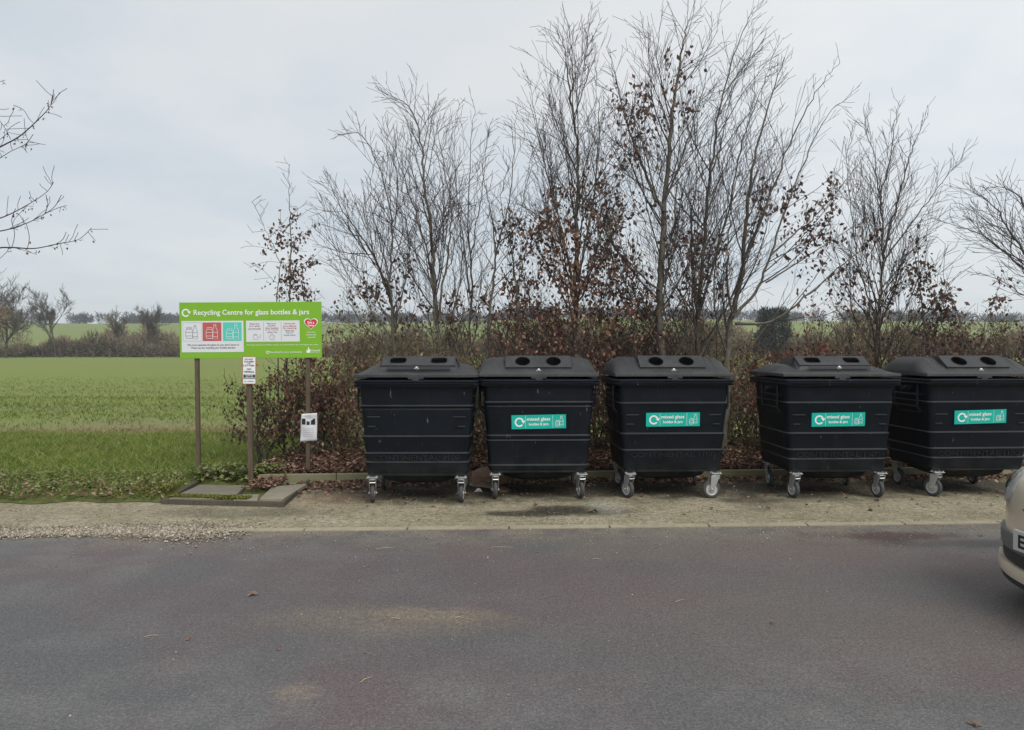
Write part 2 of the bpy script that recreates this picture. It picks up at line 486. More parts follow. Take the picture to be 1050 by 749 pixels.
def bump2(x, y):
    return .5 * math.sin(x * 2.3 + y * 1.1) + .3 * math.sin(x * 5.1 - y * 3.7 + 1) + .2 * math.sin(x * 11 + y * 9)
PLOT = [ground(165, 518), ground(291, 521), ground(318, 497), ground(203, 496)]
def plot1(x, y):
    for i in range(4):
        a = PLOT[i]; b = PLOT[(i + 1) % 4]
        if ((b.x - a.x) * (y - a.y) - (b.y - a.y) * (x - a.x)) < -.04: return False
    return True
def verge_z(x, y):
    if plot1(x, y): return .008
    if x > -3.05 and y > 8.9: return .006 if y < 9.1 else -.03
    e = min(1, max(0, (y - verge_y(x)) / .35))
    f = min(1, max(0, (14.6 - y) / 1.2))
    return (.012 + .06 * e + .025 * bump2(x, y) * e) * f - .035 * (1 - f)
strip('verge', -30, -2.42, verge_y, lambda x: 14.7, verge_z, verge_mat(), 220, 40)
def bank_z(x, y):
    s = min(1, max(0, (y - kerb_y(x)) / 1.2)); f = min(1, max(0, (13.4 - y) / 1.0))
    return (.095 + .10 * s + .025 * bump2(x, y) * s) * f - .035 * (1 - f)
strip('bank', -2.98, 22, lambda x: kerb_y(x) + .05, lambda x: 13.5, bank_z, bank_mat(), 120, 24)

# ------------------------------------------------------------------ scattered ground cover
def scatter_leaf_quads(P, size, flat=1.0, rz=None, squash=.6, curl=.25):
    """folded leaf faces: base, right, tip, left. P (n,3)"""
    n = len(P); th = rng.uniform(0, 2 * PI, n)
    s = size * rng.uniform(.65, 1.25, n)
    nrm = np.stack([rng.normal(0, 1, n), rng.normal(0, 1, n), rng.normal(0, 1, n) + flat * 3], 1)
    nrm /= np.linalg.norm(nrm, axis=1)[:, None]
    d = np.stack([np.cos(th), np.sin(th), rng.normal(0, .3, n)], 1)
    d -= nrm * (d * nrm).sum(1)[:, None]; d /= np.linalg.norm(d, axis=1)[:, None]
    b = np.cross(nrm, d)
    L = s[:, None]; W = (s * squash * .5)[:, None]; H = (s * curl * rng.uniform(-.3, 1, n))[:, None]
    v0 = P - d * L * .5; v2 = P + d * L * .5 + nrm * H * .3
    v1 = P + b * W + nrm * H; v3 = P - b * W + nrm * H
    V = np.stack([v0, v1, v2, v3], 1).reshape(-1, 3)
    k = np.arange(n) * 4
    Fc = np.concatenate([np.stack([k, k + 1, k + 2], 1), np.stack([k, k + 2, k + 3], 1)])
    return V, Fc

def blades(P, h, w, lean=.35):
    n = len(P); th = rng.uniform(0, 2 * PI, n); hh = h * rng.uniform(.5, 1.35, n)
    side = np.stack([np.cos(th), np.sin(th), np.zeros(n)], 1) * (w * rng.uniform(.7, 1.3, n))[:, None]
    ln = np.stack([rng.normal(0, lean, n), rng.normal(0, lean, n), np.ones(n)], 1) * hh[:, None]
    mid = P + ln * .55 + np.array([0, 0, 0]); tip = P + ln * np.array([1.5, 1.5, .95])
    V = np.stack([P - side, P + side, mid + side * .7, mid - side * .7, tip], 1).reshape(-1, 3)
    k = np.arange(n) * 5
    q = np.stack([k, k + 1, k + 2, k + 3], 1)
    Fc = np.concatenate([np.stack([k, k + 1, k + 2], 1), np.stack([k, k + 2, k + 3], 1), np.stack([k + 3, k + 2, k + 4], 1)])
    return V, Fc

vz = np.vectorize(verge_z); vy = np.vectorize(verge_y); bz = np.vectorize(bank_z); ky = np.vectorize(kerb_y)
def in_plot(x, y, g=.0):
    r = np.ones(len(x), dtype=bool)
    for i in range(4):
        a = PLOT[i]; b = PLOT[(i + 1) % 4]
        r &= ((b.x - a.x) * (y - a.y) - (b.y - a.y) * (x - a.x)) > -g
    return r

M_grass = leafmat('grass_blades', [(0, (.100, .140, .028)), (.35, (.150, .220, .030)), (.70, (.210, .280, .046)), (.87, (.29, .30, .10)), (1, (.42, .36, .20))], .6, .3)
M_weed = leafmat('weed_leaves', [(0, (.095, .130, .034)), (.4, (.165, .210, .055)), (.70, (.215, .240, .090)), (.86, (.29, .25, .15)), (1, (.37, .30, .20))], .6, .25)
M_crop = leafmat('crop_seedlings', [(0, (.085, .125, .022)), (.5, (.125, .175, .034)), (1, (.195, .225, .070))], .6, .25)
M_litter = leafmat('fallen_beech_leaves', [(0, (.070, .038, .028)), (.3, (.140, .075, .052)), (.6, (.215, .122, .085)), (.85, (.30, .19, .135)), (1, (.42, .31, .23))], .75, .12)
M_straw = leafmat('dry_straw', [(0, (.17, .12, .065)), (1, (.38, .30, .18))], .8, .2)

# verge grass
N = 110000
x = rng.uniform(-9.6, -2.3, N); y = 8.0 + (14.4 - 8.0) * rng.uniform(0, 1, N) ** .85
keep = (y > vy(x) + .03 + .38 * rng.uniform(0, 1, N) ** 2) & ~in_plot(x, y, .10)
dens = .5 + .5 * np.sin(x * 1.3 + y * .9) * np.sin(x * .5 - y * 1.7 + 1)
keep &= (rng.uniform(0, 1, N) < .45 + .55 * dens) & (y < 13.9 + .3 * np.sin(x * 1.1) + .2 * np.sin(x * 3.3 + 1) + rng.normal(0, .2, N))
keep &= (rng.uniform(0, 1, N) > .62) | (y > 8.9)
keep &= ~((x > -3.2) & (y > 9.0) & (rng.uniform(0, 1, N) < .45))
x = x[keep]; y = y[keep]
V, Fc = blades(np.stack([x, y, vz(x, y) - .005], 1), .095, .0050, .55)
tag(np_mesh('grass', V, Fc, M_grass), kind='stuff')
# broad weeds at the verge's front edge and round the posts
def clumps(n, per, xr, yr, sp):
    cx = rng.uniform(*xr, n); cy = rng.uniform(*yr, n)
    X = np.repeat(cx, per) + rng.normal(0, sp, n * per); Y = np.repeat(cy, per) + rng.normal(0, sp, n * per)
    return X, Y
X, Y = clumps(400, 26, (-9.5, -2.6), (8.1, 9.3), .10)
k = (Y > vy(X) - .02) & ~in_plot(X, Y, .02); X = X[k]; Y = Y[k]
V1, F1 = scatter_leaf_quads(np.stack([X, Y, vz(X, Y) + rng.uniform(.0, .09, len(X))], 1), .038, .7, squash=.6)
X, Y = clumps(26, 70, (-3.75, -2.7), (9.05, 9.35), .07)
V2, F2 = scatter_leaf_quads(np.stack([X, Y, .05 + rng.uniform(.0, .16, len(X))], 1), .055, .6, squash=.75)
tag(np_mesh('weeds', np.concatenate([V1, V2]), np.concatenate([F1, F2 + len(V1)]), M_weed), kind='stuff')
# crop seedlings in drilled rows, nearest part of the field
rows = np.arange(14.9, 46, .165); PX = []; PY = []
for r_ in rows:
    n = int(230 if r_ < 26 else 130)
    n = int(n * 1.75); a = rng.uniform(-r_ * 1.35, r_ * .05 + 4, n); PX.append(a); PY.append(r_ + rng.normal(0, .02, n))
x = np.concatenate(PX); y = np.concatenate(PY)
k = rng.uniform(0, 1, len(x)) < np.clip((y - 14.6) / 5, .12, .95) * np.clip((47 - y) / 22, 0, 1) * (.5 + .5 * (np.sin(x * .21 + y * 1.9) * .5 + .5))
x = x[k]; y = y[k]
V, Fc = blades(np.repeat(np.stack([x, y, np.full(len(x), -.035)], 1), 2, 0) + rng.normal(0, .02, (len(x) * 2, 3)) * [1, 1, 0], .085, .008, .5)
tag(np_mesh('crop', V, Fc, M_crop), kind='stuff')
# dead grass and clods along the field edge
N = 9000
x = rng.uniform(-11, 1.0, N); y = 14.7 + rng.normal(0, .45, N) + .25 * np.sin(x * .8)
V, Fc = blades(np.stack([x, y, np.full(N, -.03)], 1), .09, .006, .9)
tag(np_mesh('dry_grass', V, Fc, M_straw), kind='stuff')

# leaf litter on the bank behind the kerb, along its foot and on the verge
P = []
N = 26000; x = rng.uniform(-3.1, 8.5, N); y = ky(x) + .06 + np.abs(rng.normal(0, .75, N)); P.append(np.stack([x, y, bz(x, y) + rng.uniform(.0, .07, N)], 1))
N = 2600; x = rng.uniform(-2.5, 7, N); y = ky(x) - np.abs(rng.normal(0, .16, N)) - .01; P.append(np.stack([x, y, .014 + rng.uniform(0, .03, N)], 1))
N = 420; x = rng.normal(-2.15, .32, N); y = 9.0 - np.abs(rng.normal(0, .25, N)); P.append(np.stack([x, y, np.full(N, .02)], 1))
N = 850; x = rng.uniform(-9.5, -2.5, N); y = vy(x) + np.abs(rng.normal(0.1, .45, N)); k = ~in_plot(x, y); x = x[k]; y = y[k]; P.append(np.stack([x, y, vz(x, y) + rng.uniform(.02, .08, len(x))], 1))
N = 520; x = rng.uniform(-2.95, -2.62, N) ; y = 8.72 + rng.normal(0, .14, N); P.append(np.stack([x, y, .06 + rng.uniform(0, .05, N)], 1))
N = 90; x = rng.uniform(-2.0, 6, N); y = 8.0 + rng.normal(0, .5, N); P.append(np.stack([x, y, np.full(N, .016)], 1))
P = np.concatenate(P)
V, Fc = scatter_leaf_quads(P, .058, 1.0, curl=.35)
tag(np_mesh('leaf_litter', V, Fc, M_litter), kind='stuff')

# pale shingle washed along the left edge of the tarmac, and glass crumbs round the bins
def pebbles(P, s):
    n = len(P); base = np.array([(1, 0, 0), (.25, .95, 0), (-.8, .55, 0), (-.75, -.6, 0), (.35, -.9, 0), (.1, .05, .75), (0, 0, -.5)])
    tri = np.array([(0, 1, 5), (1, 2, 5), (2, 3, 5), (3, 4, 5), (4, 0, 5), (1, 0, 6), (2, 1, 6), (3, 2, 6), (4, 3, 6), (0, 4, 6)])
    th = rng.uniform(0, 2 * PI, n); c, q = np.cos(th), np.sin(th)
    sc = (s * rng.lognormal(0, .38, n))[:, None, None]
    b = base[None] * rng.uniform(.65, 1.2, (n, 7, 3)) * sc
    V = np.stack([b[..., 0] * c[:, None] - b[..., 1] * q[:, None], b[..., 0] * q[:, None] + b[..., 1] * c[:, None], b[..., 2]], 2) + P[:, None]
    Fc = (tri[None] + (np.arange(n) * 7)[:, None, None]).reshape(-1, 3)
    return V.reshape(-1, 3), Fc
M_gravel = leafmat('pale_shingle', [(0, (.11, .092, .066)), (.3, (.205, .172, .128)), (.7, (.33, .285, .22)), (1, (.52, .47, .39))], .85, 0)
def gravel_y(x):
    return 6.70 + .035 * (x + 3) 
N = 13000
x = -2.2 - np.abs(rng.normal(0, 2.0, N)) - rng.uniform(0, .7, N); y = np.vectorize(gravel_y)(x) + rng.normal(0, .13, N) * (1 + .3 * np.sin(x * 2)) + .05 * np.sin(x * 3.1)
P1 = np.stack([x, y, np.full(N, .010)], 1)
N = 2600
x = rng.uniform(-9, 8, N); y = np.vectorize(road_y)(x) + .05 + rng.uniform(0, 2.3, N) ** 1.2
k = (y < ky(x)) & ~((x < -2.4) & (y > vy(x) - .05)); P2 = np.stack([x[k], y[k], np.full(k.sum(), .009)], 1)
N = 2600
x = rng.uniform(-3.5, 7, N); y = np.vectorize(road_y)(x) - np.abs(rng.normal(0, .45, N)); P3 = np.stack([x, y, np.full(N, .003)], 1)
N = 500
x = rng.uniform(-5, 5, N); y = rng.uniform(2.2, 6.6, N); P4 = np.stack([x, y, np.full(N, .002)], 1)
V1, F1 = pebbles(P1, .0078); V2, F2 = pebbles(P2, .0062); V3, F3 = pebbles(np.concatenate([P3, P4]), .0042)
tag(np_mesh('gravel', np.concatenate([V1, V2, V3]), np.concatenate([F1, F2 + len(V1), F3 + len(V1) + len(V2)]), M_gravel), kind='stuff')

# single stalks and leaves one can pick out on the tarmac
M_stalk = plain('dry_stalk', (.42, .34, .22), .8, 0, 60, .2)
stalks = [(155, 653, 13, 10), (405, 635, 9, -20), (515, 562, 20, 4), (395, 563, 18, 0), (697, 617, 12, 20), (470, 634, 10, 40), (375, 698, 16, 50), (612, 574, 9, 0)]
for (px, py, ln, a) in stalks:
    c = ground(px, py); L = ln / F * c.y * 1.1; an = R(a + random.uniform(-15, 15)); d = Vector((math.cos(an), math.sin(an), 0)); nn = Vector((-d.y, d.x, 0))
    m = MB(); m.tube([c - d * L / 2 + Vector((0, 0, .004)), c + nn * L * .06 + Vector((0, 0, .007)), c + d * L / 2 + Vector((0, 0, .004))], [.0014, .002, .0012], 5)
    tag(m.build('dry_stalk', M_stalk), 'short dry plant stalk lying loose on the dark tarmac', 'stalk', 'dry stalks lying on the tarmac')
M_deadleaf = plain('withered_leaf', (.20, .125, .085), .8, 0, 60, .3)
for (px, py, s_) in [(260, 610, .085), (192, 657, .028), (1000, 744, .05), (790, 640, .03), (286, 667, .03), (1005, 550, .05)]:
    c = ground(px, py); m = MB()
    for q in range(3):
        a = random.uniform(0, 6.28); d = Vector((math.cos(a), math.sin(a), .12)); n_ = Vector((-d.y, d.x, .3)); o_ = c + Vector((random.uniform(-.3, .3) * s_, random.uniform(-.3, .3) * s_, .006))
        m.add([o_ - d * s_ * .4, o_ + n_ * s_ * .22, o_ + d * s_ * .5, o_ - n_ * s_ * .12 + Vector((0, 0, .012))], [(0, 1, 2), (0, 2, 3)])
    tag(m.build('fallen_leaf', M_deadleaf, recalc=False), 'curled withered brown leaf lying on the dark tarmac', 'leaf', 'withered leaves lying on the tarmac')
# ------------------------------------------------------------------ bins
def bin_plastic(name, c, rough):
    t = T(name); v = t.pos()
    a = t.noise(v, 6, 5, .65); b = t.noise(t.map(v, (14, 14, 1.3)), 3, 5, .75); f = t.noise(v, 90, 3)
    col = t.mix(t.math('MULTIPLY', t.ramp(a, [(.4, 0), (.7, 1)]), .6), c, tuple(q * 1.9 for q in c))
    scuff = t.ramp(b, [(.62, 0), (.74, 1)])
    col = t.mix(t.math('MULTIPLY', scuff, .5), col, (.07, .075, .08))
    mark = t.math('MULTIPLY', t.ramp(t.noise(t.map(v, (22, 22, 3.5)), 1.6, 3, .6), [(.70, 0), (.73, 1)]), .6)
    col = t.mix(mark, col, (.22, .225, .23))
    dust = t.n('ShaderNodeMapRange', None, 0, Value=t.n('ShaderNodeSeparateXYZ', None, 2, Vector=v), From_Min=.55, From_Max=.2, To_Min=0.0, To_Max=.6)
    col = t.mix(t.math('MULTIPLY', dust, t.ramp(a, [(.35, 0), (.65, 1)])), col, (.04, .038, .032))
    t.set(col, t.ramp(a, [(.3, rough - .06), (.7, rough + .12)]), 0, .22)
    t.bump(f, .12, .002)
    return t.mat
M_body = bin_plastic('black_bin_plastic', (.0036, .0060, .0095), .46)
def lid_mat():
    t = T('weathered_grey_lid'); v = t.pos()
    a = t.noise(v, 5, 5, .65); b = t.noise(v, 38, 4, .7)
    col = t.mix(t.ramp(a, [(.35, 0), (.7, 1)]), (.027, .028, .030), (.052, .053, .055))
    col = t.mix(t.math('MULTIPLY', t.ramp(b, [(.58, 0), (.72, 1)]), .35), col, (.16, .155, .145))
    t.set(col, t.ramp(a, [(.3, .5), (.7, .68)]), 0, .4); t.bump(b, .1, .002)
    return t.mat
M_worn_hilite = bin_plastic('scuffed_highlit_edge_plastic', (.022, .025, .028), .5)  # scuffed ledge bands, made paler to paint in the ledge highlights too
M_emb = bin_plastic('raised_letter_plastic', (.011, .014, .018), .48)  # letters paler than the body, their edge highlights put into the colour
M_lid = lid_mat()
M_black = plain('black_rubber', (.004, .004, .0045), .6, 0, 20, .2)
M_tyre = plain('grey_rubber_tyre', (.055, .057, .058), .75, 0, 40, .25, .2)
M_zinc = plain('galvanised_steel', (.52, .53, .53), .42, .75, 30, .18, .1)
M_hub = plain('pale_hub_plastic', (.45, .45, .44), .5, .2, 30, .15)
M_frame = plain('black_painted_steel', (.010, .011, .013), .45, .0, 30, .2)
M_teal = plain('teal_vinyl', srgb(10, 176, 160), .38, 0, 12, .06)
M_white = plain('white_vinyl', (.82, .83, .82), .45, 0, 20, .03)

def rrect(hx, y0, y1, z, rad=.06, k=4):
    """ring with rounded corners: x in +-hx, y in y0..y1"""
    cx = hx - rad; pts = []
    for (sx, cy, a0) in ((1, y1 - rad, 0), (-1, y1 - rad, 90), (-1, y0 + rad, 180), (1, y0 + rad, 270)):
        for i in range(k + 1):
            a = R(a0 + 90 * i / k)
            pts.append((sx * cx + rad * math.cos(a), cy + rad * math.sin(a), z))
    return pts

BW = .590      # half width of the body just under the rim
BD = .98       # depth of the body under the rim
TZ0, TZ1 = .285, 1.245
def inset(z):  # taper of the walls towards the bottom
    return (TZ1 - z) / (TZ1 - TZ0) * .066

def plate_holes(outline, holes, th):
    """flat plate in XY with holes, thickness th, top at z=0, as (verts, faces)"""
    cu = bpy.data.curves.new('p', 'CURVE'); cu.dimensions = '2D'; cu.fill_mode = 'BOTH'; cu.extrude = th / 2
    for loop in [outline] + holes:
        s = cu.splines.new('POLY'); s.points.add(len(loop) - 1); s.use_cyclic_u = True
        for p, q in zip(s.points, loop): p.co = (q[0], q[1], 0, 1)
    ob = bpy.data.objects.new('p', cu); COL.objects.link(ob)
    dg = bpy.context.evaluated_depsgraph_get(); me = bpy.data.meshes.new_from_object(ob.evaluated_get(dg))
    vs = [tuple(v.co) for v in me.vertices]; fs = [tuple(p.vertices) for p in me.polygons]
    bpy.data.objects.remove(ob); bpy.data.curves.remove(cu); bpy.data.meshes.remove(me)
    return vs, fs

def make_castor(root, x, y, ang, M):
    """galvanised swivel castor: top plate, fork, axle; tyre and hub are its sub-parts"""
    m = MB().use(M_zinc)
    m.box((0, 0, .268), (.115, .10, .008))
    for sx in (-1, 1):
        for sy in (-1, 1): m.lathe([(.0085, .272), (.0085, .284)], 6, Matrix.Translation((sx * .042, sy * .034, 0)))
    m.lathe([(.038, .240), (.038, .264)], 16)
    RZ = Matrix.Rotation(ang, 4, 'Z')
    tr = .045                                           # castor trail
    m.add([(-.034, -.04, .250), (.034, -.04, .250), (.034, .05, .250), (-.034, .05, .250), (-.034, -.04, .243), (.034, -.04, .243), (.034, .05, .243), (-.034, .05, .243)],
          [(0, 1, 2, 3), (7, 6, 5, 4), (0, 4, 5, 1), (1, 5, 6, 2), (2, 6, 7, 3), (3, 7, 4, 0)], RZ)
    for s in (-1, 1):
        o = []
        for xx in (s * .030, s * .036):
            o += [(xx, -.038, .246), (xx, .058, .246), (xx, tr + .024, .10), (xx, tr + .012, .082), (xx, tr - .014, .082), (xx, tr - .024, .10)]
        fs = [tuple(range(6)), tuple(range(11, 5, -1))] + [(i, (i + 1) % 6, 6 + (i + 1) % 6, 6 + i) for i in range(6)]
        m.add(o, fs, RZ)
    m.tube([RZ @ Vector((-.044, tr, .098)), RZ @ Vector((.044, tr, .098))], .010, 8)
    m.tube([RZ @ Vector((-.03, -.03, .215)), RZ @ Vector((.03, -.03, .215))], .009, 6)
    c = m.build('castor', M_zinc, root, smooth=True, angle=35, bevel=.0015)
    c.location = (x, y, 0)
    W = RZ @ Matrix.Translation((0, tr, .098)) @ Matrix.Rotation(PI / 2, 4, 'Y')
    w = MB(); w.lathe([(.066, -.020), (.084, -.0215), (.094, -.016), (.098, -.006), (.098, .006), (.094, .016), (.084, .0215), (.066, .020)], 28, W, close=True)
    w.build('tyre', M_tyre, c, smooth=True, angle=50)
    h = MB(); h.lathe([(.016, -.024), (.030, -.024), (.034, -.012), (.058, -.010), (.0665, -.018), (.0665, .018), (.058, .010), (.034, .012), (.030, .024), (.016, .024)], 24, W)
    h.build('hub', M_hub, c, smooth=True, angle=40)
    return c

def front_y(z):
    return inset(z)

def make_bin(kind, label, px, py, rz, castors, sticker=None, emboss=True, rib=0):
    """kind 'slot' or 'round'. Origin on the ground under the middle of the front edge."""
    o = ground(px, py, .006); o.z = .006
    root = thing('wheeled_bin', label, 'bin', o, rz, 'large black glass recycling bins on castors')
    # ---- body: tapered tub with stepped ledges
    m = MB().use(M_body)
    ribs = {0: [(1.005, .012), (.968, .004), (.689, .014), (.514, .012), (.420, .010)], 3: [(1.03, .010), (.984, .009), (.676, .009), (.625, .010), (.358, .012)],
            1: [(1.018, .012), (.690, .012), (.514, .013)], 2: [(1.022, .012), (.695, .012), (.520, .013), (.418, .008)]}[rib]
    zs = [(TZ1, 0.0), (1.185, 0.0)]
    zs2 = []
    for (z, s) in ribs: zs2 += [(z + .013, -.003), (z, s), (z - .034, s * .30)]
    lv = [(TZ1, .0), (1.17, .0)] + zs2 + [(TZ0 + .03, .0), (TZ0 + .008, -.012), (TZ0, -.03)]
    lv.sort(key=lambda q: -q[0])
    rings = []
    for (z, s) in lv:
        i = inset(z) - s
        rings.append(rrect(BW - i, i, BD - i, z, .055))
    m.loft(rings, cap0=False)
    m.use(M_worn_hilite); kw_ = m.cur; nr_ = len(rings[0])
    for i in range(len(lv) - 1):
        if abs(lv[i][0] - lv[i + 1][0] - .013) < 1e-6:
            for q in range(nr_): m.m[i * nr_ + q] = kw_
    # short moulded bars near the front corners
    if rib != 3:
        for s in (-1, 1):
            for (z, w) in ((.895, .13), (.795, .075)):
                m.box((s * (BW - inset(z) - .06 - w / 2), front_y(z) - .004, z), (w, .018, .013))
    # grips and bars on the end walls
    for s in (-1, 1):
        for (z, yc, w) in ((1.10, .22, .20), (.90, .40, .42)):
            m.box((s * (BW - inset(z) + .004), yc, z), (.016, w, .014))
        m.box((s * (BW - .0), .55, 1.19), (.03, .5, .05))
    m.build('body', M_body, root, smooth=True, angle=30, bevel=.0025)
    # ---- rim: rolled lip round the top
    m = MB().use(M_body)
    prof = [(1.205, .004), (1.208, .044), (1.228, .050), (1.238, .044), (1.246, .046), (1.262, .052), (1.272, .044), (1.280, -.02)]
    m.loft([rrect(BW + d, -d, BD + d, z, .06) for (z, d) in prof], cap0=False, cap1=False)
    m.box((0, -.050, 1.240), (1.20, .014, .012))
    m.build('rim', M_body, root, smooth=True, angle=30)
    # ---- lifting frames at both ends
    for s in (-1, 1):
        m = MB().use(M_frame)
        xx = s * (BW + .034)
        m.tube([(s * (BW + .0), .16, 1.235), (xx, .16, 1.215), (xx, .165, .96), (s * (BW - .012), .17, .915)], .0105, 8)
        m.tube([(s * (BW + .0), .62, 1.235), (xx, .62, 1.215), (xx, .615, .96), (s * (BW - .012), .61, .915)], .0105, 8)
        m.tube([(xx, .16, 1.10), (xx, .62, 1.10)], .010, 8)
        m.tube([(xx, .165, .97), (xx, .615, .97)], .009, 8)
        m.lathe([(.03, 0), (.03, .045), (.022, .05), (.022, .075), (.03, .08), (.03, .09)], 14, Matrix.Translation((s * (BW - .01), .39, 1.16)) @ Matrix.Rotation(s * PI / 2, 4, 'Y'))
        m.build('lifting_frame', M_frame, root, smooth=True, angle=40)
    # ---- belly under the tub
    m = MB().use(M_body)
    m.loft([rrect(.40, .10, .86, TZ0 + .01, .1), rrect(.37, .14, .82, .225, .12), rrect(.28, .22, .74, .185, .14)])
    m.box((0, .10, .292), (1.02, .06, .02)); m.box((0, .84, .292), (1.02, .06, .02))
    m.build('belly', M_body, root, smooth=True, angle=35)
    # ---- lid
    LH = BW + .036; L0 = -.024; L1 = BD + .045; Z0 = 1.335
    def lidz(x, y):
        v = (y - L0) / (L1 - L0); ax = abs(x)
        if kind == 'slot':
            up = min(1, v / .42); up = up * (1.25 - .25 * up)
            dn = min(1, (1 - v) / .2)
            e = min(1, max(0, (LH - ax) / .145)); e = e * (1.4 - .4 * e)
            return Z0 + .088 * min(up, dn, 1) * min(1, e)
        a = min(1, (y - L0) / .36); b = min(1, (L1 - y) / .30)
        h = min(a, b); h = h if h < .7 else .7 + .3 * math.sin((h - .7) / .3 * PI / 2) * .9
        e = min(1, max(0, (LH - ax) / .155)); e = math.sqrt(max(0, 1 - (1 - e) ** 2))
        z = Z0 + .166 * h * (.10 + .90 * e)
        for rx in (.475, .395):
            q = abs(ax - rx) / .020
            if q < 1: z += .012 * h * (1 - q * q)
        return z
    m = MB().use(M_lid)
    NX, NY = 72, 26
    m.grid(NX, NY, lambda u, v: (-LH + 2 * LH * u, L0 + (L1 - L0) * v, lidz(-LH + 2 * LH * u, L0 + (L1 - L0) * v)))
    # the lid is cut away under the hatch, so the openings lead inside
    cut = (.345, .17, .52) if kind == 'slot' else (.325, .085, .46)
    keep_ = []
    for f in m.f:
        fx = sum(m.v[i][0] for i in f) / 4; fy0 = sum(m.v[i][1] for i in f) / 4
        if not (abs(fx) < cut[0] and cut[1] < fy0 < cut[2]): keep_.append(f)
    m.f = keep_; m.m = m.m[:len(keep_)]
    # skirt hanging from the lid's edge
    pr = [(-LH, L0), (LH, L0), (LH, L1), (-LH, L1)]
    sk = []
    for (d, z0) in ((0, None), (.004, Z0 - .006), (.006, Z0 - .030), (-.006, Z0 - .034)):
        ring = []
        for a in range(4):
            p = pr[a]; q = pr[(a + 1) % 4]
            for i in range(12):
                x_ = p[0] + (q[0] - p[0]) * i / 12; y_ = p[1] + (q[1] - p[1]) * i / 12
                z_ = lidz(x_, y_) if z0 is None else z0
                ox = d * (1 if x_ > LH - 1e-6 else -1 if x_ < -LH + 1e-6 else 0); oy = d * (1 if y_ > L1 - 1e-6 else -1 if y_ < L0 + 1e-6 else 0)
                ring.append((x_ + ox, y_ + oy, z_))
        sk.append(ring)
    m.loft(sk, cap0=False, cap1=False)
    m.box((0, L0 - .002, Z0 - .040), (.16, .02, .02)); m.box((0, L0 - .008, Z0 - .055), (.07, .016, .035))
    lid = m.build('lid', M_lid, root, smooth=True, angle=28)
    # ---- raised hatch with the two openings
    if kind == 'slot':
        hw, ya, yb, za, zb = .385, .15, .315, 1.412, 1.506
        hole = lambda cx: [(cx + .088 * (abs(math.cos(t)) ** .5) * math.copysign(1, math.cos(t)), .102 + .060 * (abs(math.sin(t)) ** .5) * math.copysign(1, math.sin(t))) for t in [2 * PI * i / 28 for i in range(28)]]
        cxs = (-.215, .215)
    else:
        hw, ya, yb, za, zb = .350, .070, .245, 1.392, 1.512
        hole = lambda cx: [(cx + .083 * math.cos(2 * PI * i / 32), .108 + .083 * math.sin(2 * PI * i / 32)) for i in range(32)]
        cxs = (-.165, .165)
    sl = math.atan2(zb - za, yb - ya); Lp = math.hypot(zb - za, yb - ya)
    A = Matrix.Translation((0, ya, za)) @ Matrix.Rotation(sl, 4, 'X')
    vs, fs = plate_holes([(-hw, 0), (hw, 0), (hw, Lp), (-hw, Lp)], [hole(c) for c in cxs], .022)
    m = MB().use(M_lid); m.add(vs, fs, A)
    g = .012
    fy = ya - .045 if kind == 'slot' else ya + .004
    low = lambda x_, y_: lidz(x_, y_) - .03
    # side, front and back walls of the raised hatch
    for s in (-1, 1):
        x0, x1 = s * (hw + (.055 if kind == 'slot' else .004)), s * (hw - g)
        m.add([(x0, fy, low(hw, fy)), (x0, yb + .03, low(hw, yb)), (x1, yb, zb - .004), (x1, ya, za - .004)], [(0, 1, 2, 3)])
        m.add([(x0 - s * .03, fy + .02, low(hw, fy)), (x0 - s * .03, yb, low(hw, yb)), (x1 - s * .02, yb - .01, zb - .014), (x1 - s * .02, ya + .01, za - .014)], [(0, 1, 2, 3)])
    q = hw + (.055 if kind == 'slot' else .004)
    m.add([(-q, fy, low(0, fy)), (q, fy, low(0, fy)), (hw - g, ya, za - .004), (-hw + g, ya, za - .004)], [(0, 1, 2, 3)])
    yt = yb + .30
    m.add([(-hw, yb - .006, zb), (hw, yb - .006, zb), (hw, yt, zb - .012), (-hw, yt, zb - .012), (-q, yt + .03, low(0, yt)), (q, yt + .03, low(0, yt)), (-q, yb - .03, low(0, yb)), (q, yb - .03, low(0, yb))],
          [(0, 1, 2, 3), (3, 2, 5, 4), (0, 3, 4, 6), (2, 1, 7, 5)])
    hatch = m.build('hatch', M_lid, root, smooth=False, bevel=.003)
    # rolled edge round each opening, rubber well inside it
    for c in cxs:
        m = MB().use(M_black)
        pts = [A @ Vector((p[0], p[1], -.004)) for p in hole(c)]
        dn = [p - A.to_3x3() @ Vector((0, 0, .17)) for p in pts]
        ctr = sum(dn, Vector()) / len(dn)
        m.loft([pts, dn, [ctr + (p - ctr) * .2 for p in dn]], cap0=False, cap1=True)
        m.build('rubber_well', M_black, hatch, smooth=False, recalc=False)
        m = MB().use(M_lid)
        ringp = [A @ Vector((p[0], p[1], .011)) for p in hole(c)]
        m.tube(ringp + [ringp[0]], .0045, 6, cap=False)
        m.build('opening_rim', M_lid, hatch, smooth=True)
    # lock on the front slope, dark label recess on the slotted lids
    m = MB().use(M_frame)
    if kind == 'slot':
        nrm = Matrix.Translation((0, .085, 1.392)) @ Matrix.Rotation(R(38), 4, 'X')
        m.box((.02, 0, .004), (.66, .052, .006), nrm)
    m.use(M_zinc)
    ly, lz = (.05, 1.398) if kind == 'slot' else (.030, 1.372)
    m.lathe([(.014, -.02), (.014, .010), (.009, .014)], 12, Matrix.Translation((0, ly, lz)) @ Matrix.Rotation(R(50), 4, 'X'))
    m.box((0, ly - .004, lz - .006), (.05, .012, .012))
    m.build('lock', M_zinc, root, smooth=True, angle=30)
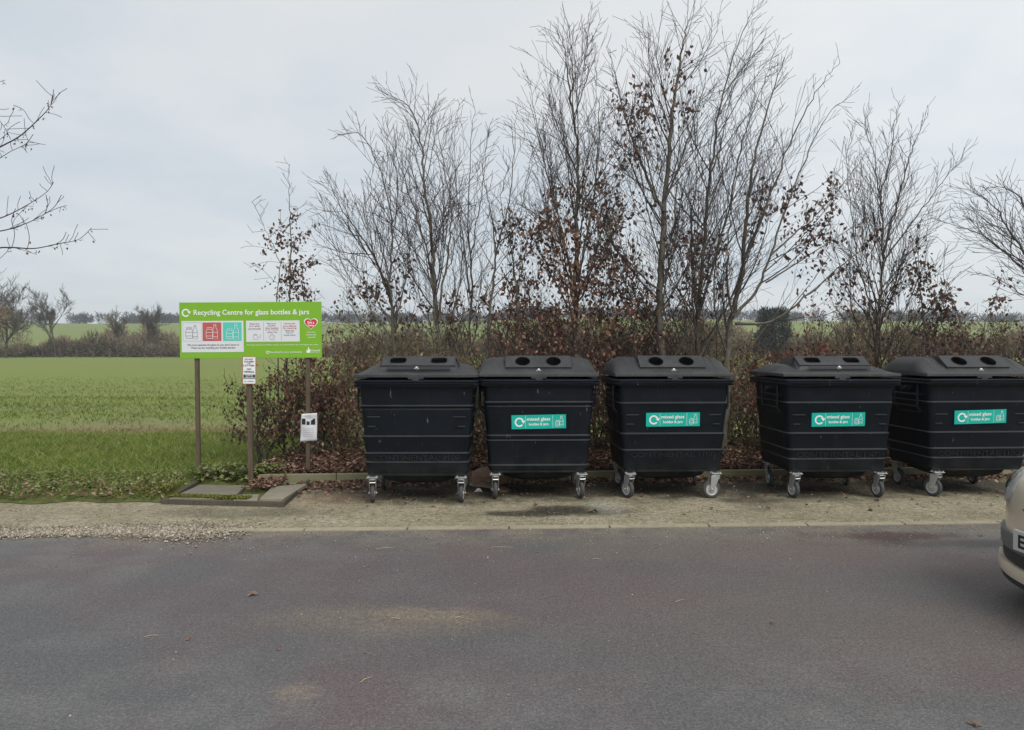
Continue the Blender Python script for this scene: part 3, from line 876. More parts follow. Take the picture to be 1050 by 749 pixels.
    # ---- castors
    for i, (cx, cy) in enumerate(((-.458, .05), (.458, .05), (-.458, .86), (.458, .86))):
        make_castor(root, cx, cy, R(castors[i]), root)
    # ---- embossed name on the lower band
    if emboss:
        z = .468
        m = MB()
        vs, fs = text_mesh('CONTINENTAL 1100', None, x=(-.45, .45), z=(z - .027, z + .027), bold=.012)
        n = len(vs)
        fy_ = front_y(z) - .0125
        V = [(float(p[0]), fy_ + (z - p[2]) * .07, float(p[2])) for p in vs] + [(float(p[0]), fy_ + .012, float(p[2])) for p in vs]
        ed = {}
        for f in fs:
            for i in range(len(f)):
                e = (f[i], f[(i + 1) % len(f)]); ed[frozenset(e)] = ed.get(frozenset(e), []) + [e]
        F2 = [tuple(f) for f in fs] + [(l[0][0], l[0][1], l[0][1] + n, l[0][0] + n) for l in ed.values() if len(l) == 1]
        m.use(M_emb); m.add(V, F2); m.build('raised_lettering', M_emb, root, bevel=0)
    # ---- sticker
    if sticker:
        sx, sz, roll = sticker
        w, h = .575, .148
        tilt = math.atan2(.066, TZ1 - TZ0)
        mt = MB().use(M_teal); mt.box((0, .001, 0), (w, .002, h))
        st = mt.build('sticker', M_teal, root)
        st.location = (sx, front_y(sz) - .0135, sz); st.rotation_euler = (tilt, R(-roll), 0)
        m = MB().use(M_white)
        k = w / 251.0
        X = lambda c: (c - 376.5) * k
        Z = lambda c: (361.5 - c) * h / 63.0
        Mx = Matrix.Translation((0, -.0015, 0))
        sub = MB().use(M_white)
        swirl(sub, X(287), Z(362), 18 * k, 7 * k)
        sub.ribbon([(X(316), h / 2 - .006), (X(316), -h / 2 + .006)], .003)
        sub.ribbon([(X(441), h / 2 - .006), (X(441), -h / 2 + .006)], .003)
        jar_icon(sub, X(462), Z(370), .062, .004); bottle_icon(sub, X(481), Z(359), .105, .004)
        m.add(sub.v, sub.f, Mx)
        m.build('logo', M_white, st, recalc=False)
        m = MB().use(M_white)
        letters(m, 'mixed glass', (X(322), X(429)), (Z(361), Z(341)), -.0015, .022)
        letters(m, 'bottles & jars', (X(331), X(421)), (Z(382), Z(365.5)), -.0015, .022)
        m.build('lettering', M_white, st, recalc=False)
    return root

make_bin('slot', 'black bin with two slot openings and no teal sticker', 427, 517, R(.3), (8, -4, 175, 160), None, True, 0)
make_bin('round', 'black bin with two round holes and no raised name, next to the stickerless bin', 552.5, 513, R(1.5), (4, 14, 190, 170), (.0, .826, 1.0), False, 3)
make_bin('round', 'black round-holed bin whose front castor is turned side-on showing a white hub', 691, 512, R(2.0), (28, 96, 200, 165), (-.01, .845, .5), True, 1)
make_bin('slot', 'black bin with two slot openings and a teal mixed glass sticker', 861.5, 512, R(2.0), (14, 10, 180, 172), (-.02, .845, .6), True, 2)
make_bin('round', 'black round-holed bin beside the beige car at the end of the row', 1006, 510, R(3.0), (30, 20, 188, 180), (-.01, .865, 1.4), True, 2)

# ------------------------------------------------------------------ rubbish between the first two bins
def sheet_mat(name, c, rough, trans=0):
    return plain(name, c, rough, 0, 9, .25, .1)
M_card = sheet_mat('damp_cardboard', (.30, .195, .135), .85)
M_card2 = sheet_mat('dirty_cardboard', (.20, .135, .09), .85)
M_paper = plain('white_paper', (.75, .75, .74), .8, 0, 20, .05)
c = ground(497, 494)
m = MB()
def crump(u, v):
    a = (u - .5); b = (v - .5)
    return (a * .42 + .03 * math.sin(v * 5), b * .26 + .02 * math.sin(u * 7), .155 + .05 * math.sin(u * 3.3 + .6) * math.sin(v * 3 + .3) + .018 * math.sin(u * 13 + v * 5) - .10 * abs(b) ** 1.5)
m.grid(16, 10, crump)
top = [crump(i / 16, 0) for i in range(17)] + [crump(1, j / 10) for j in range(1, 11)] + [crump(1 - i / 16, 1) for i in range(1, 17)] + [crump(0, 1 - j / 10) for j in range(1, 10)]
m.loft([top, [(x_ * .93, y_ * .93, .012) for (x_, y_, z_) in top]], cap0=False)
ob = m.build('cardboard_box', M_card, smooth=True, angle=50); ob.location = (c.x + .05, 9.02, 0); ob.rotation_euler = (0, R(-6), R(12))
tag(ob, 'squashed brown cardboard box lying between the first two bins', 'box')
m = MB(); m.grid(8, 4, lambda u, v: ((u - .5) * .40, (v - .5) * .17, .03 + .03 * math.sin(u * 3.2) + .012 * math.sin(v * 5)))
ob = m.build('cardboard_flap', M_card2, smooth=True); ob.location = ground(505, 503.5) + Vector((0, 0, .01)); ob.rotation_euler = (R(14), R(10), R(-22)); ob.modifiers.new('t', 'SOLIDIFY').thickness = .006
tag(ob, 'torn strip of brown cardboard in front of the squashed box', 'cardboard')
M_film = plain('dirty_clear_film', (.26, .27, .28), .3, 0, 16, .5, .3)
m = MB()
def film(u, v):
    a = (u - .5); b = (v - .5); s = max(0, 1 - (2 * a) ** 2) * max(0, 1 - (2 * b) ** 2)
    return (a * .36, b * .2, .012 + .085 * s * (.6 + .4 * math.sin(u * 17 + v * 9) * math.sin(v * 14 - u * 5)))
m.grid(22, 14, film)
ob = m.build('plastic_bag', M_film, smooth=True, angle=30); ob.location = ground(497, 497.5) + Vector((0, -.1, .01)); ob.rotation_euler = (0, 0, R(-8))
tag(ob, 'crumpled clear plastic bag in front of the squashed cardboard box', 'plastic bag')
m = MB(); m.add([(-.045, 0, 0), (.045, .01, .004), (.018, .03, .045), (-.012, .028, .048), (0, -.02, .02)], [(0, 4, 3), (4, 2, 3), (4, 1, 2), (0, 1, 4)])
ob = m.build('paper_scrap', M_paper); ob.location = ground(490.5, 505.5) + Vector((0, 0, .01)); ob.rotation_euler = (R(-20), 0, 0)
ob.scale = (1.0, 1.0, 1.0); tag(ob, 'small scrap of white paper on the ground between bins', 'paper')

# ------------------------------------------------------------------ big green sign
def wood(name, c):
    t = T(name); v = t.co()
    a = t.noise(t.map(v, (30, 30, 2)), 2, 6, .7); b = t.noise(v, 3, 4)
    col = t.mix(t.ramp(a, [(.3, 0), (.7, 1)]), tuple(q * .6 for q in c), tuple(q * 1.35 for q in c))
    col = t.mix(t.math('MULTIPLY', t.ramp(b, [(.45, 0), (.7, 1)]), .45), col, (.11, .105, .06))
    t.set(col, .85, 0, .2); t.bump(a, .4, .004); return t.mat
M_post = wood('weathered_post', (.115, .088, .062))
M_edge = wood('old_timber_edging', (.085, .075, .062))
M_green = plain('lime_green_panel', srgb(124, 178, 40), .42, 0, 5, .05)
M_panel = plain('pale_print_panel', (.70, .72, .74), .45, 0, 8, .03)
M_redp = plain('faded_red_print', srgb(186, 92, 88), .5, 0, 8, .05)
M_tealp = plain('faded_teal_print', srgb(88, 200, 186), .5, 0, 8, .05)
M_grey = plain('grey_print', (.17, .19, .22), .6, 0, 8, .05)
M_redt = plain('red_print', (.52, .06, .06), .55, 0, 8, .05)
M_heart = plain('heart_red', (.62, .035, .045), .45, 0, 8, .05)
M_yel = plain('yellow_print', (.75, .55, .05), .5, 0, 8, .05)
M_blackp = plain('black_print', (.012, .012, .014), .6, 0, 8, .05)

SY = 9.28
pl = at(204, 490, SY); pr_ = at(316, 494, SY)
bl = at(184.5, 311, SY); br = at(328.8, 309.5, SY); bb = at(187, 367.5, SY)
BWd = 1.705; BHt = .672
sign = thing('recycling_sign', 'wide lime green recycling centre sign on two wooden posts', 'sign', (at(258, 490, SY).x, SY, 0), 0)
ox = sign.location.x
for (xb, xt) in ((pl.x, at(201.5, 340, SY).x), (pr_.x, at(316, 340, SY).x)):
    m = MB(); m.tube([(xb - ox, 0, -.1), (xt - ox, 0, 2.08)], .036, 4)
    M45 = Matrix.Identity(4)
    m = MB()
    w = .0235
    m.add([(xb - ox + a * w, b * w, -.1) for a, b in ((-1, -1), (1, -1), (1, 1), (-1, 1))] + [(xt - ox + a * w, b * w, 2.08) for a, b in ((-1, -1), (1, -1), (1, 1), (-1, 1))],
          [(3, 2, 1, 0), (4, 5, 6, 7), (0, 1, 5, 4), (1, 2, 6, 5), (2, 3, 7, 6), (3, 0, 4, 7)])
    m.build('post', M_post, sign, bevel=.004)
m = MB().use(M_green); m.box((0, 0, BHt / 2), (BWd, .012, BHt))
board = m.build('board', M_green, sign, bevel=.002)
cx_ = (at(187, 367.5, SY).x + at(330, 367, SY).x) / 2
board.location = (cx_ - ox, -.036, at(258, 367.4, SY).z); board.rotation_euler = (0, R(-.35), 0)
Bx = lambda c: (c - 58) / 927 * BWd - BWd / 2
Bz = lambda c: (430 - c) / 362 * BHt
def rect(mb, x0, y0, x1, y1): mb.poly([(Bx(x0), Bz(y1)), (Bx(x1), Bz(y1)), (Bx(x1), Bz(y0)), (Bx(x0), Bz(y0))])
def layer(name, mat, draw, lev):
    s = MB(); draw(s); m = MB().use(mat); m.add(s.v, s.f, Matrix.Translation((0, -.0065 - .0016 * lev, 0)))
    return m.build(name, mat, board, recalc=False)
u = BWd / 927
layer('logo', M_white, lambda s: swirl(s, Bx(101), Bz(135), 22 * u, 9 * u), 1)
layer('title_lettering', M_white, lambda s: letters(s, 'Recycling Centre for glass bottles & jars', (Bx(152), Bx(905)), (Bz(160), Bz(116)), 0, .016), 1)
layer('glass_colour_panel', M_panel, lambda s: rect(s, 72, 188, 476, 390), 1)
layer('red_picture', M_redp, lambda s: rect(s, 210, 198, 332, 318), 2)
layer('teal_picture', M_tealp, lambda s: rect(s, 342, 198, 464, 318), 2)
def boxpic(s):
    s.ribbon([(Bx(82), Bz(318)), (Bx(205), Bz(318)), (Bx(205), Bz(198)), (Bx(82), Bz(198))], .003, True)
    jar_icon(s, Bx(122), Bz(264), 72 * u, .0045); bottle_icon(s, Bx(160), Bz(258), 88 * u, .0045)
layer('clear_glass_picture', M_grey, boxpic, 2)
layer('brown_glass_outline', M_white, lambda s: (jar_icon(s, Bx(255), Bz(266), 70 * u, .0045), bottle_icon(s, Bx(290), Bz(257), 96 * u, .0045)), 3)
layer('green_glass_outline', M_white, lambda s: (jar_icon(s, Bx(385), Bz(273), 64 * u, .0045), bottle_icon(s, Bx(427), Bz(258), 100 * u, .0045)), 3)
layer('small_lettering', M_blackp, lambda s: (letters(s, "We now separate the glass so you don't have to.", (Bx(108), Bx(448)), (Bz(352), Bz(336)), 0, .01),
                                            letters(s, 'Thank you for recycling your bottles and jars.', (Bx(132), Bx(424)), (Bz(371), Bz(355)), 0, .01)), 2)
layer('advice_panel', M_panel, lambda s: rect(s, 493, 188, 842, 325), 1)
def adv(s):
    s.ribbon([(Bx(607), Bz(196)), (Bx(607), Bz(316))], .0025); s.ribbon([(Bx(722), Bz(196)), (Bx(722), Bz(316))], .0025)
    letters(s, 'Please rinse', (Bx(516), Bx(580)), (Bz(213), Bz(203)), 0, .015); letters(s, 'and remove lids', (Bx(508), Bx(588)), (Bz(246), Bz(234)), 0, .015)
    letters(s, 'Please do not', (Bx(630), Bx(690)), (Bz(212), Bz(202)), 0, .015); letters(s, 'use after', (Bx(635), Bx(685)), (Bz(226), Bz(216)), 0, .015); letters(s, 'dark', (Bx(630), Bx(698)), (Bz(268), Bz(258)), 0, .01)
    letters(s, 'Please take', (Bx(748), Bx(806)), (Bz(259), Bz(248)), 0, .015); letters(s, 'bags and', (Bx(755), Bx(800)), (Bz(273), Bz(263)), 0, .015); letters(s, 'boxes home', (Bx(740), Bx(815)), (Bz(287), Bz(277)), 0, .015)
    s.ribbon(arc(Bx(662), Bz(295), 17 * u, 0, 342, 20), .004, True); s.ribbon([(Bx(662), Bz(284)), (Bx(662), Bz(296)), (Bx(670), Bz(296))], .003)
    s.ribbon([(Bx(541), Bz(309)), (Bx(566), Bz(309)), (Bx(566), Bz(282)), (Bx(541), Bz(282))], .004, True); s.ribbon([(Bx(544), Bz(276)), (Bx(563), Bz(276))], .005)
    s.ribbon([(Bx(572), Bz(294)), (Bx(578), Bz(302)), (Bx(591), Bz(278))], .004)
layer('advice_lettering', M_grey, adv, 2)
layer('red_lettering', M_redt, lambda s: (letters(s, 'your glass', (Bx(512), Bx(584)), (Bz(229), Bz(218)), 0, .015), letters(s, 'the banks', (Bx(618), Bx(704)), (Bz(241), Bz(231)), 0, .015), letters(s, 'it is noisy', (Bx(620), Bx(704)), (Bz(254), Bz(244)), 0, .015),
      letters(s, 'Leaving waste', (Bx(740), Bx(814)), (Bz(214), Bz(203)), 0, .015), letters(s, 'is an offence', (Bx(735), Bx(820)), (Bz(229), Bz(218)), 0, .015), letters(s, 'fly tipping', (Bx(732), Bx(822)), (Bz(244), Bz(233)), 0, .015)), 2)
def heart(s, k):
    pts = []
    for i in range(40):
        t_ = 2 * PI * i / 40
        x_ = 16 * math.sin(t_) ** 3; y_ = 13 * math.cos(t_) - 5 * math.cos(2 * t_) - 2 * math.cos(3 * t_) - math.cos(4 * t_)
        pts.append((Bx(916) + x_ / 16 * 42 * u * k, Bz(212) + (y_ + 2) / 15 * 37 * u * k))
    # fan from the middle keeps the notch
    n = len(s.v); s.add([(Bx(916), 0, Bz(212))] + [(p[0], 0, p[1]) for p in pts], [(0, i + 1, (i + 1) % 40 + 1) for i in range(40)])
layer('heart_edge', M_white, lambda s: heart(s, 1.08), 1)
hp = layer('heart', M_heart, lambda s: heart(s, .94), 2)
layer('heart_lettering', M_white, lambda s: (letters(s, 'Give a', (Bx(892), Bx(938)), (Bz(210), Bz(194)), 0, .03), letters(s, 'home', (Bx(896), Bx(936)), (Bz(227), Bz(213)), 0, .03)), 3)
layer('white_lettering', M_white, lambda s: (letters(s, 'Love your', (Bx(890), Bx(945)), (Bz(270), Bz(260)), 0, .02), letters(s, 'glass and', (Bx(890), Bx(948)), (Bz(287), Bz(277)), 0, .02), letters(s, 'recycle', (Bx(893), Bx(945)), (Bz(303), Bz(293)), 0, .02),
      letters(s, 'If the glass banks are full please contact us or visit another site: recycling for you online', (Bx(498), Bx(962)), (Bz(351), Bz(341)), 0, .012),
      swirl(s, Bx(631), Bz(393), 8.5 * u, 3.5 * u), letters(s, 'Recycling for your community', (Bx(645), Bx(855)), (Bz(400), Bz(386)), 0, .012),
      letters(s, 'Council', (Bx(915), Bx(973)), (Bz(388), Bz(376)), 0, .02),
      s.poly([(Bx(886), Bz(398)), (Bx(910), Bz(398)), (Bx(912), Bz(376)), (Bx(903), Bz(376)), (Bx(901), Bz(362)), (Bx(896), Bz(362)), (Bx(895), Bz(378)), (Bx(885), Bz(382))]),
      s.ribbon([(Bx(914), Bz(394)), (Bx(972), Bz(394))], .004)), 1)
layer('yellow_dot', M_yel, lambda s: s.poly(arc(Bx(885), Bz(282), 4.5 * u, 0, 340, 14)), 1)
m = MB().use(M_zinc)
for cx0 in (200, 290):                                   # fixing screws
    pass

# small red-edged notice on its own post
NY_ = 9.02
nb = at(258, 497, NY_); nt = at(256.5, 400, NY_)
npost = thing('warning_sign', 'narrow white warning sign with red border on a short post', 'sign', (nb.x, NY_, 0))
m = MB(); w = .029
m.add([(a * w, b * w, -.1) for a, b in ((-1, -1), (1, -1), (1, 1), (-1, 1))] + [(nt.x - nb.x - .012 + a * w, b * w, 1.47) for a, b in ((-1, -1), (1, -1), (1, 1), (-1, 1))],
      [(3, 2, 1, 0), (4, 5, 6, 7), (0, 1, 5, 4), (1, 2, 6, 5), (2, 3, 7, 6), (3, 0, 4, 7)])
m.build('post', M_post, npost, bevel=.004)
M_redb = plain('faded_red_border', (.42, .12, .11), .5, 0, 10, .15)
pw, ph = .160, .325
m = MB().use(M_redb); m.box((0, 0, 0), (pw, .006, ph)); plate = m.build('plate', M_redb, npost, bevel=.002)
pc = at(255.5, 380, NY_ - .05); plate.location = (pc.x - nb.x, -.046, pc.z); plate.rotation_euler = (0, R(.6), 0)
PX = lambda c: (c - 316) / 270 * pw
PZ = lambda c: (359 - c) / 590 * ph
def player(name, mat, draw, lev):
    s = MB(); draw(s); m = MB().use(mat); m.add(s.v, s.f, Matrix.Translation((0, -.0038 - .0014 * lev, 0))); return m.build(name, mat, plate, recalc=False)
player('white_face', M_white, lambda s: s.poly([(-pw / 2 + .008, -ph / 2 + .008), (pw / 2 - .008, -ph / 2 + .008), (pw / 2 - .008, ph / 2 - .008), (-pw / 2 + .008, ph / 2 - .008)]), 0)
player('black_block', M_blackp, lambda s: s.poly([(PX(205), PZ(540)), (PX(432), PZ(540)), (PX(432), PZ(448)), (PX(205), PZ(448))]), 1)
player('lettering', M_blackp, lambda s: (letters(s, 'DO NOT', (PX(230), PX(392)), (PZ(143), PZ(108)), 0, .03), letters(s, 'DUMP', (PX(222), PX(410)), (PZ(193), PZ(160)), 0, .03), letters(s, 'OR', (PX(280), PX(350)), (PZ(226), PZ(203)), 0, .03),
       letters(s, 'LITTER', (PX(205), PX(425)), (PZ(275), PZ(240)), 0, .03), letters(s, 'NO', (PX(272), PX(360)), (PZ(352), PZ(315)), 0, .03), letters(s, 'TIPPING', (PX(210), PX(412)), (PZ(415), PZ(372)), 0, .03),
       letters(s, 'no rubbish', (PX(215), PX(405)), (PZ(604), PZ(580)), 0, .02)), 1)
player('white_lettering', M_white, lambda s: (letters(s, 'CCTV IN', (PX(245), PX(390)), (PZ(490), PZ(457)), 0, .03), letters(s, 'OPERATION', (PX(225), PX(420)), (PZ(533), PZ(503)), 0, .03)), 2)
m = MB(); m.box((0, .02, .06), (.19, .02, .02)); m.build('clamp', M_redb, npost).location = plate.location

# paper notice tied to the sign's post
M_sleeve = plain('plastic_sleeved_paper', (.66, .66, .69), .28, 0, 6, .04)
c = at(316.5, 438.5, SY - .05)
nw, nh = .196, .335
m = MB().use(M_sleeve)
def fold(u_, v_):
    x_ = (u_ - .5) * nw * (1 + .08 * (.5 - v_)) + .012 * (v_ - .5); return (x_, -.016 * math.cos((u_ - .45) * 2.6) + .006 * math.sin(v_ * 7 + u_ * 4) , (v_ - .5) * nh + .012 * (u_ - .5))
m.grid(14, 14, fold)
notice = m.build('paper_notice', M_sleeve, smooth=True, recalc=False); notice.location = (c.x, SY - .034, c.z)
notice.modifiers.new('t', 'SOLIDIFY').thickness = .0015
tag(notice, 'white paper notice in a plastic sleeve taped to the wooden post', 'notice')
def nlayer(name, mat, draw, lev=1):
    s = MB(); draw(s)
    m = MB().use(mat); m.add([(v_[0], fold(v_[0] / nw + .5, v_[2] / nh + .5)[1] - .0022 * lev - .001, v_[2]) for v_ in s.v], s.f)
    return m.build(name, mat, notice, recalc=False)
def photos(s):
    s.poly([(-.082, .035), (-.036, .035), (-.036, .098), (-.05, .108), (-.082, .105)]); s.poly([(-.024, .03), (.012, .03), (.012, .075), (-.006, .068), (-.024, .08)])
    s.poly([(.026, .032), (.076, .032), (.076, .108), (.062, .105), (.026, .08)])
nlayer('photographs', M_blackp, photos)
M_greyt = plain('pale_grey_print', (.36, .36, .42), .6, 0, 8, .05)
def greek(s):
    letters(s, 'NOTICE', (-.05, .03), (.128, .145), 0, .02); letters(s, 'please look', (-.03, .05), (.108, .122), 0, .02)
    for (z_, a, b, t_) in ((-.018, -.07, .065, 'Please keep this area clean'), (-.040, -.07, .07, 'and take your rubbish home'), (-.064, -.072, .06, 'if the banks are full'), (-.088, -.074, .068, 'Thank you for recycling here'), (-.112, -.076, .05, 'your local council')):
        letters(s, t_, (a, b), (z_, z_ + .012), 0, .01)
nlayer('lettering', M_greyt, greek)

# ------------------------------------------------------------------ slabs in a timber edged plot
M_slab = plain('wet_stone_slab', (.160, .142, .108), .8, 0, 9, .75, .5)
M_slab2 = plain('lichened_concrete_slab', (.215, .195, .145), .88, 0, 8, .55, .4)
edging = thing('timber_edging', 'low dark timber edging round the slabs below the green sign', 'edging', (PLOT[0].x, PLOT[0].y, 0))
def plank(a, b, w, h):
    d = (b - a); L = d.length; d.normalize(); n_ = Vector((-d.y, d.x, 0)); m = MB(); o_ = Vector((PLOT[0].x, PLOT[0].y, 0))
    q = [a, b, b + n_ * w, a + n_ * w]
    m.add([p - o_ + Vector((0, 0, -.03)) for p in q] + [p - o_ + Vector((0, 0, h)) for p in q], [(3, 2, 1, 0), (4, 5, 6, 7), (0, 1, 5, 4), (1, 2, 6, 5), (2, 3, 7, 6), (3, 0, 4, 7)])
    m.build('plank', M_edge, edging, bevel=.005)
plank(PLOT[0], PLOT[1], .04, .058); plank(PLOT[1], PLOT[2], .04, .060); plank(PLOT[3], PLOT[0], .04, .050)
def slab(pix, z0, z1, mat, label):
    q = [ground(px, py, z1) for (px, py) in pix]; m = MB(); c0 = sum(q, Vector()) / 4; c0.z = 0
    m.add([p - c0 + Vector((0, 0, z0 - p.z)) for p in q] + [p - c0 for p in q], [(3, 2, 1, 0), (4, 5, 6, 7), (0, 1, 5, 4), (1, 2, 6, 5), (2, 3, 7, 6), (3, 0, 4, 7)])
    o = m.build('paving_slab', mat, bevel=.008); o.location = c0
    tag(o, label, 'slab', 'slabs inside the timber edging')
slab([(172, 511.6), (238, 511.2), (252, 498), (205, 497)], .012, .054, M_slab, 'large dark wet slab with moss along its front edge')
slab([(238, 513.5), (264, 513), (266, 507), (245, 507)], .012, .050, M_slab2, 'small middle slab with brown leaves lying behind it')
slab([(266, 511.5), (291, 511), (315, 496), (279, 499)], .022, .066, M_slab2, 'pale worn slab nearest the post with the paper notice')
# moss cushions in front of the dark slab
N = 5200; x = rng.uniform(-3.6, -2.72, N); y = 7.99 + rng.uniform(0, .15, N) - .13 * (x + 3.6)
V, Fc = scatter_leaf_quads(np.stack([x, y, .035 + .035 * rng.uniform(0, 1, N)], 1), .020, .6)
M_moss = leafmat('moss', [(0, (.085, .090, .012)), (.5, (.150, .165, .022)), (1, (.24, .25, .05))], .8, .2)
k2 = clumps(60, 60, (-4.3, -3.5), (8.1, 8.7), .06); xx, yy = k2; kk = ~in_plot(xx, yy, 0.0); xx = xx[kk]; yy = yy[kk]
V2, F2 = scatter_leaf_quads(np.stack([xx, yy, vz(xx, yy) + .02 * rng.uniform(0, 1, len(xx))], 1), .022, .6)
tag(np_mesh('moss', np.concatenate([V, V2]), np.concatenate([Fc, F2 + len(V)]), M_moss), kind='stuff')
# ------------------------------------------------------------------ beige car, its nose at the edge of the frame
M_paint = T('champagne_paint')
M_paint.set((.46, .41, .34), .34, .15, .5); M_paint.b.inputs['Coat Weight'].default_value = .6; M_paint.b.inputs['Coat Roughness'].default_value = .12
_v = M_paint.co(); M_paint.set(M_paint.mix(M_paint.noise(_v, 3, 4), (.56, .475, .355), (.66, .565, .43)))
M_paint = M_paint.mat
M_plastic = plain('dark_bumper_plastic', (.022, .022, .024), .6, 0, 40, .15)
M_strip = plain('grey_bumper_strip', (.12, .118, .115), .55, 0, 30, .15)
M_chrome = plain('chrome', (.72, .72, .72), .12, 1.0, 20, .05)
M_lamp = plain('lamp_lens', (.36, .35, .33), .14, .2, 12, .4)
M_glass = plain('dark_car_glass', (.012, .015, .018), .06, 0, 5, .1, 0, .6)
M_plate = plain('number_plate_white', (.50, .49, .46), .4, 0, 20, .03)
NX0, NYC, HW, BULGE, PW = 3.06, 4.35, .80, .26, 2.6
car = thing('parked_car', 'beige small car with its rounded nose at the photo edge', 'car', (NX0, NYC, 0))
def hw(u): return HW * min(1.0, (max(u, 1e-4) / BULGE)) ** (1 / PW)
st = [(.002, .30, .60, .9), (.02, .27, .71, .97), (.07, .24, .79, 1), (.15, .22, .86, 1), (.26, .21, .915, 1), (.42, .20, .945, 1), (.7, .20, .965, 1.01), (1.0, .20, .975, 1.02), (1.6, .20, .985, 1.03), (2.4, .20, .99, 1.03), (3.0, .20, .98, 1.02), (3.3, .24, .95, .98), (3.5, .3, .90, .90), (3.56, .36, .82, .8)]
rings = []
for (u_, zb, zt, k) in st:
    w_ = hw(u_) * k; h_ = zt - zb
    if u_ > 3.2: w_ = HW * k
    half = [(0, zb), (w_ * .80, zb), (w_ * .96, zb + .10 * h_), (w_, zb + .32 * h_), (w_ * .995, zb + .58 * h_), (w_ * .95, zb + .80 * h_), (w_ * .80, zb + .94 * h_), (w_ * .40, zt), (0, zt + .01)]
    rings.append([(u_, v_, z_) for v_, z_ in half] + [(u_, -v_, z_) for v_, z_ in half[-2:0:-1]])
m = MB(); m.loft(rings); body = m.build('body', M_paint, car, smooth=True, angle=180, subsurf=2)
# cabin: dark glass with a painted roof and pillars
cs = [(.98, .955, .70, .01), (1.25, 1.12, .68, .5), (1.62, 1.36, .62, .8), (1.95, 1.465, .58, 1), (2.5, 1.475, .58, 1), (3.0, 1.38, .58, .9), (3.32, 1.15, .62, .6), (3.46, .95, .66, .02)]
rings = []
for (u_, zt, w_, k) in cs:
    b = .94
    rings.append([(u_, -w_ - .08 * k, b), (u_, -w_, zt - .07 * k), (u_, -w_ * .8, zt), (u_, 0, zt + .015 * k), (u_, w_ * .8, zt), (u_, w_, zt - .07 * k), (u_, w_ + .08 * k, b)])
m = MB(); m.loft(rings); m.build('window', M_glass, car, smooth=True, angle=60)
m = MB(); m.grid(6, 5, lambda a, b: (1.78 + a * 1.2, (b - .5) * 1.22 * (1 - .05 * abs(a - .4)), 1.425 + .085 * math.sin(PI * min(1, max(0, .12 + a * .72))) - .22 * (b - .5) ** 2))
ro = m.build('roof', M_paint, car, smooth=True); ro.modifiers.new('t', 'SOLIDIFY').thickness = .03
m = MB()
for s in (-1, 1):
    m.tube([(.98, s * .70, .95), (1.4, s * .675, 1.22), (1.85, s * .62, 1.435)], .03, 6); m.tube([(2.25, s * .74, .96), (2.3, s * .63, 1.44)], .032, 6); m.tube([(3.4, s * .68, .95), (3.2, s * .64, 1.24), (2.95, s * .60, 1.40)], .05, 6)
m.build('pillar', M_paint, car, smooth=True)
def band(name, z0, z1, out, mat, vmax=.78, th=.02, ztop=None):
    """strip wrapped round the nose in plan, from z0 to z1, standing 'out' proud"""
    m = MB().use(mat); A = []; n = 30
    for i in range(n + 1):
        v_ = -vmax + 2 * vmax * i / n
        u_ = BULGE * (abs(v_) / HW) ** PW
        du = BULGE * PW * (abs(v_) / HW) ** (PW - 1) / HW * (1 if v_ > 0 else -1)
        nn = Vector((-1, du, 0)).normalized()
        p = Vector((u_, v_, 0)) + nn * out; q = p - nn * (out + .05)
        zt_ = z1
        A.append([(q.x, q.y, z0 + .004), (p.x + .004, p.y, z0), (p.x, p.y, z0 + .3 * (zt_ - z0)), (p.x, p.y, z0 + .7 * (zt_ - z0)), (p.x + .004, p.y, zt_), (q.x, q.y, zt_ - .004)])
    m.loft(A); return m.build(name, mat, car, smooth=True, angle=50)
band('bumper_strip', .360, .455, .018, M_strip, .80)
band('lower_grille', .272, .360, .004, M_plastic, .76)
band('bumper_lip', .200, .276, .030, M_paint, .76)
band('chin_spoiler', .160, .201, .016, M_plastic, .72)
for s in (-1, 1):
    m = MB(); m.lathe([(.002, .03), (.05, .028), (.09, .018), (.108, 0), (.112, -.03)], 24)
    M_ = Matrix.Translation((.148, s * .525, .742)) @ Matrix.Rotation(R(-s * 24), 4, 'Z') @ Matrix.Rotation(R(-60), 4, 'Y') @ Matrix.Diagonal((1.15, 1.0, 1.0, 1))
    h = MB(); h.add(m.v, m.f, M_); h.build('headlight', M_lamp, car, smooth=True)
for s in (-1, 1):
    m = MB(); m.tube([(.015, s * .07, .620), (.010, s * .16, .622), (.030, s * .27, .627), (.055, s * .34, .635)], [.014, .012, .009, .004], 8)
    m.build('grille_trim', M_chrome, car, smooth=True)
m = MB(); m.lathe([(.002, .01), (.045, .008), (.05, -.01)], 20, Matrix.Translation((.012, 0, .640)) @ Matrix.Rotation(R(-80), 4, 'Y')); m.build('badge', M_chrome, car, smooth=True)
m = MB().use(M_plate); m.box((-.032, 0, .455), (.020, .53, .125)); npl = m.build('number_plate', M_plate, car, bevel=.005)
vs_, fs_ = text_mesh('E', None, x=(0, .06), z=(.415, .495), bold=.03)
m = MB().use(M_blackp); m.add([(-.0435, .215 - float(p[0]), float(p[2])) for p in vs_], fs_); m.build('lettering', M_blackp, npl, recalc=False)
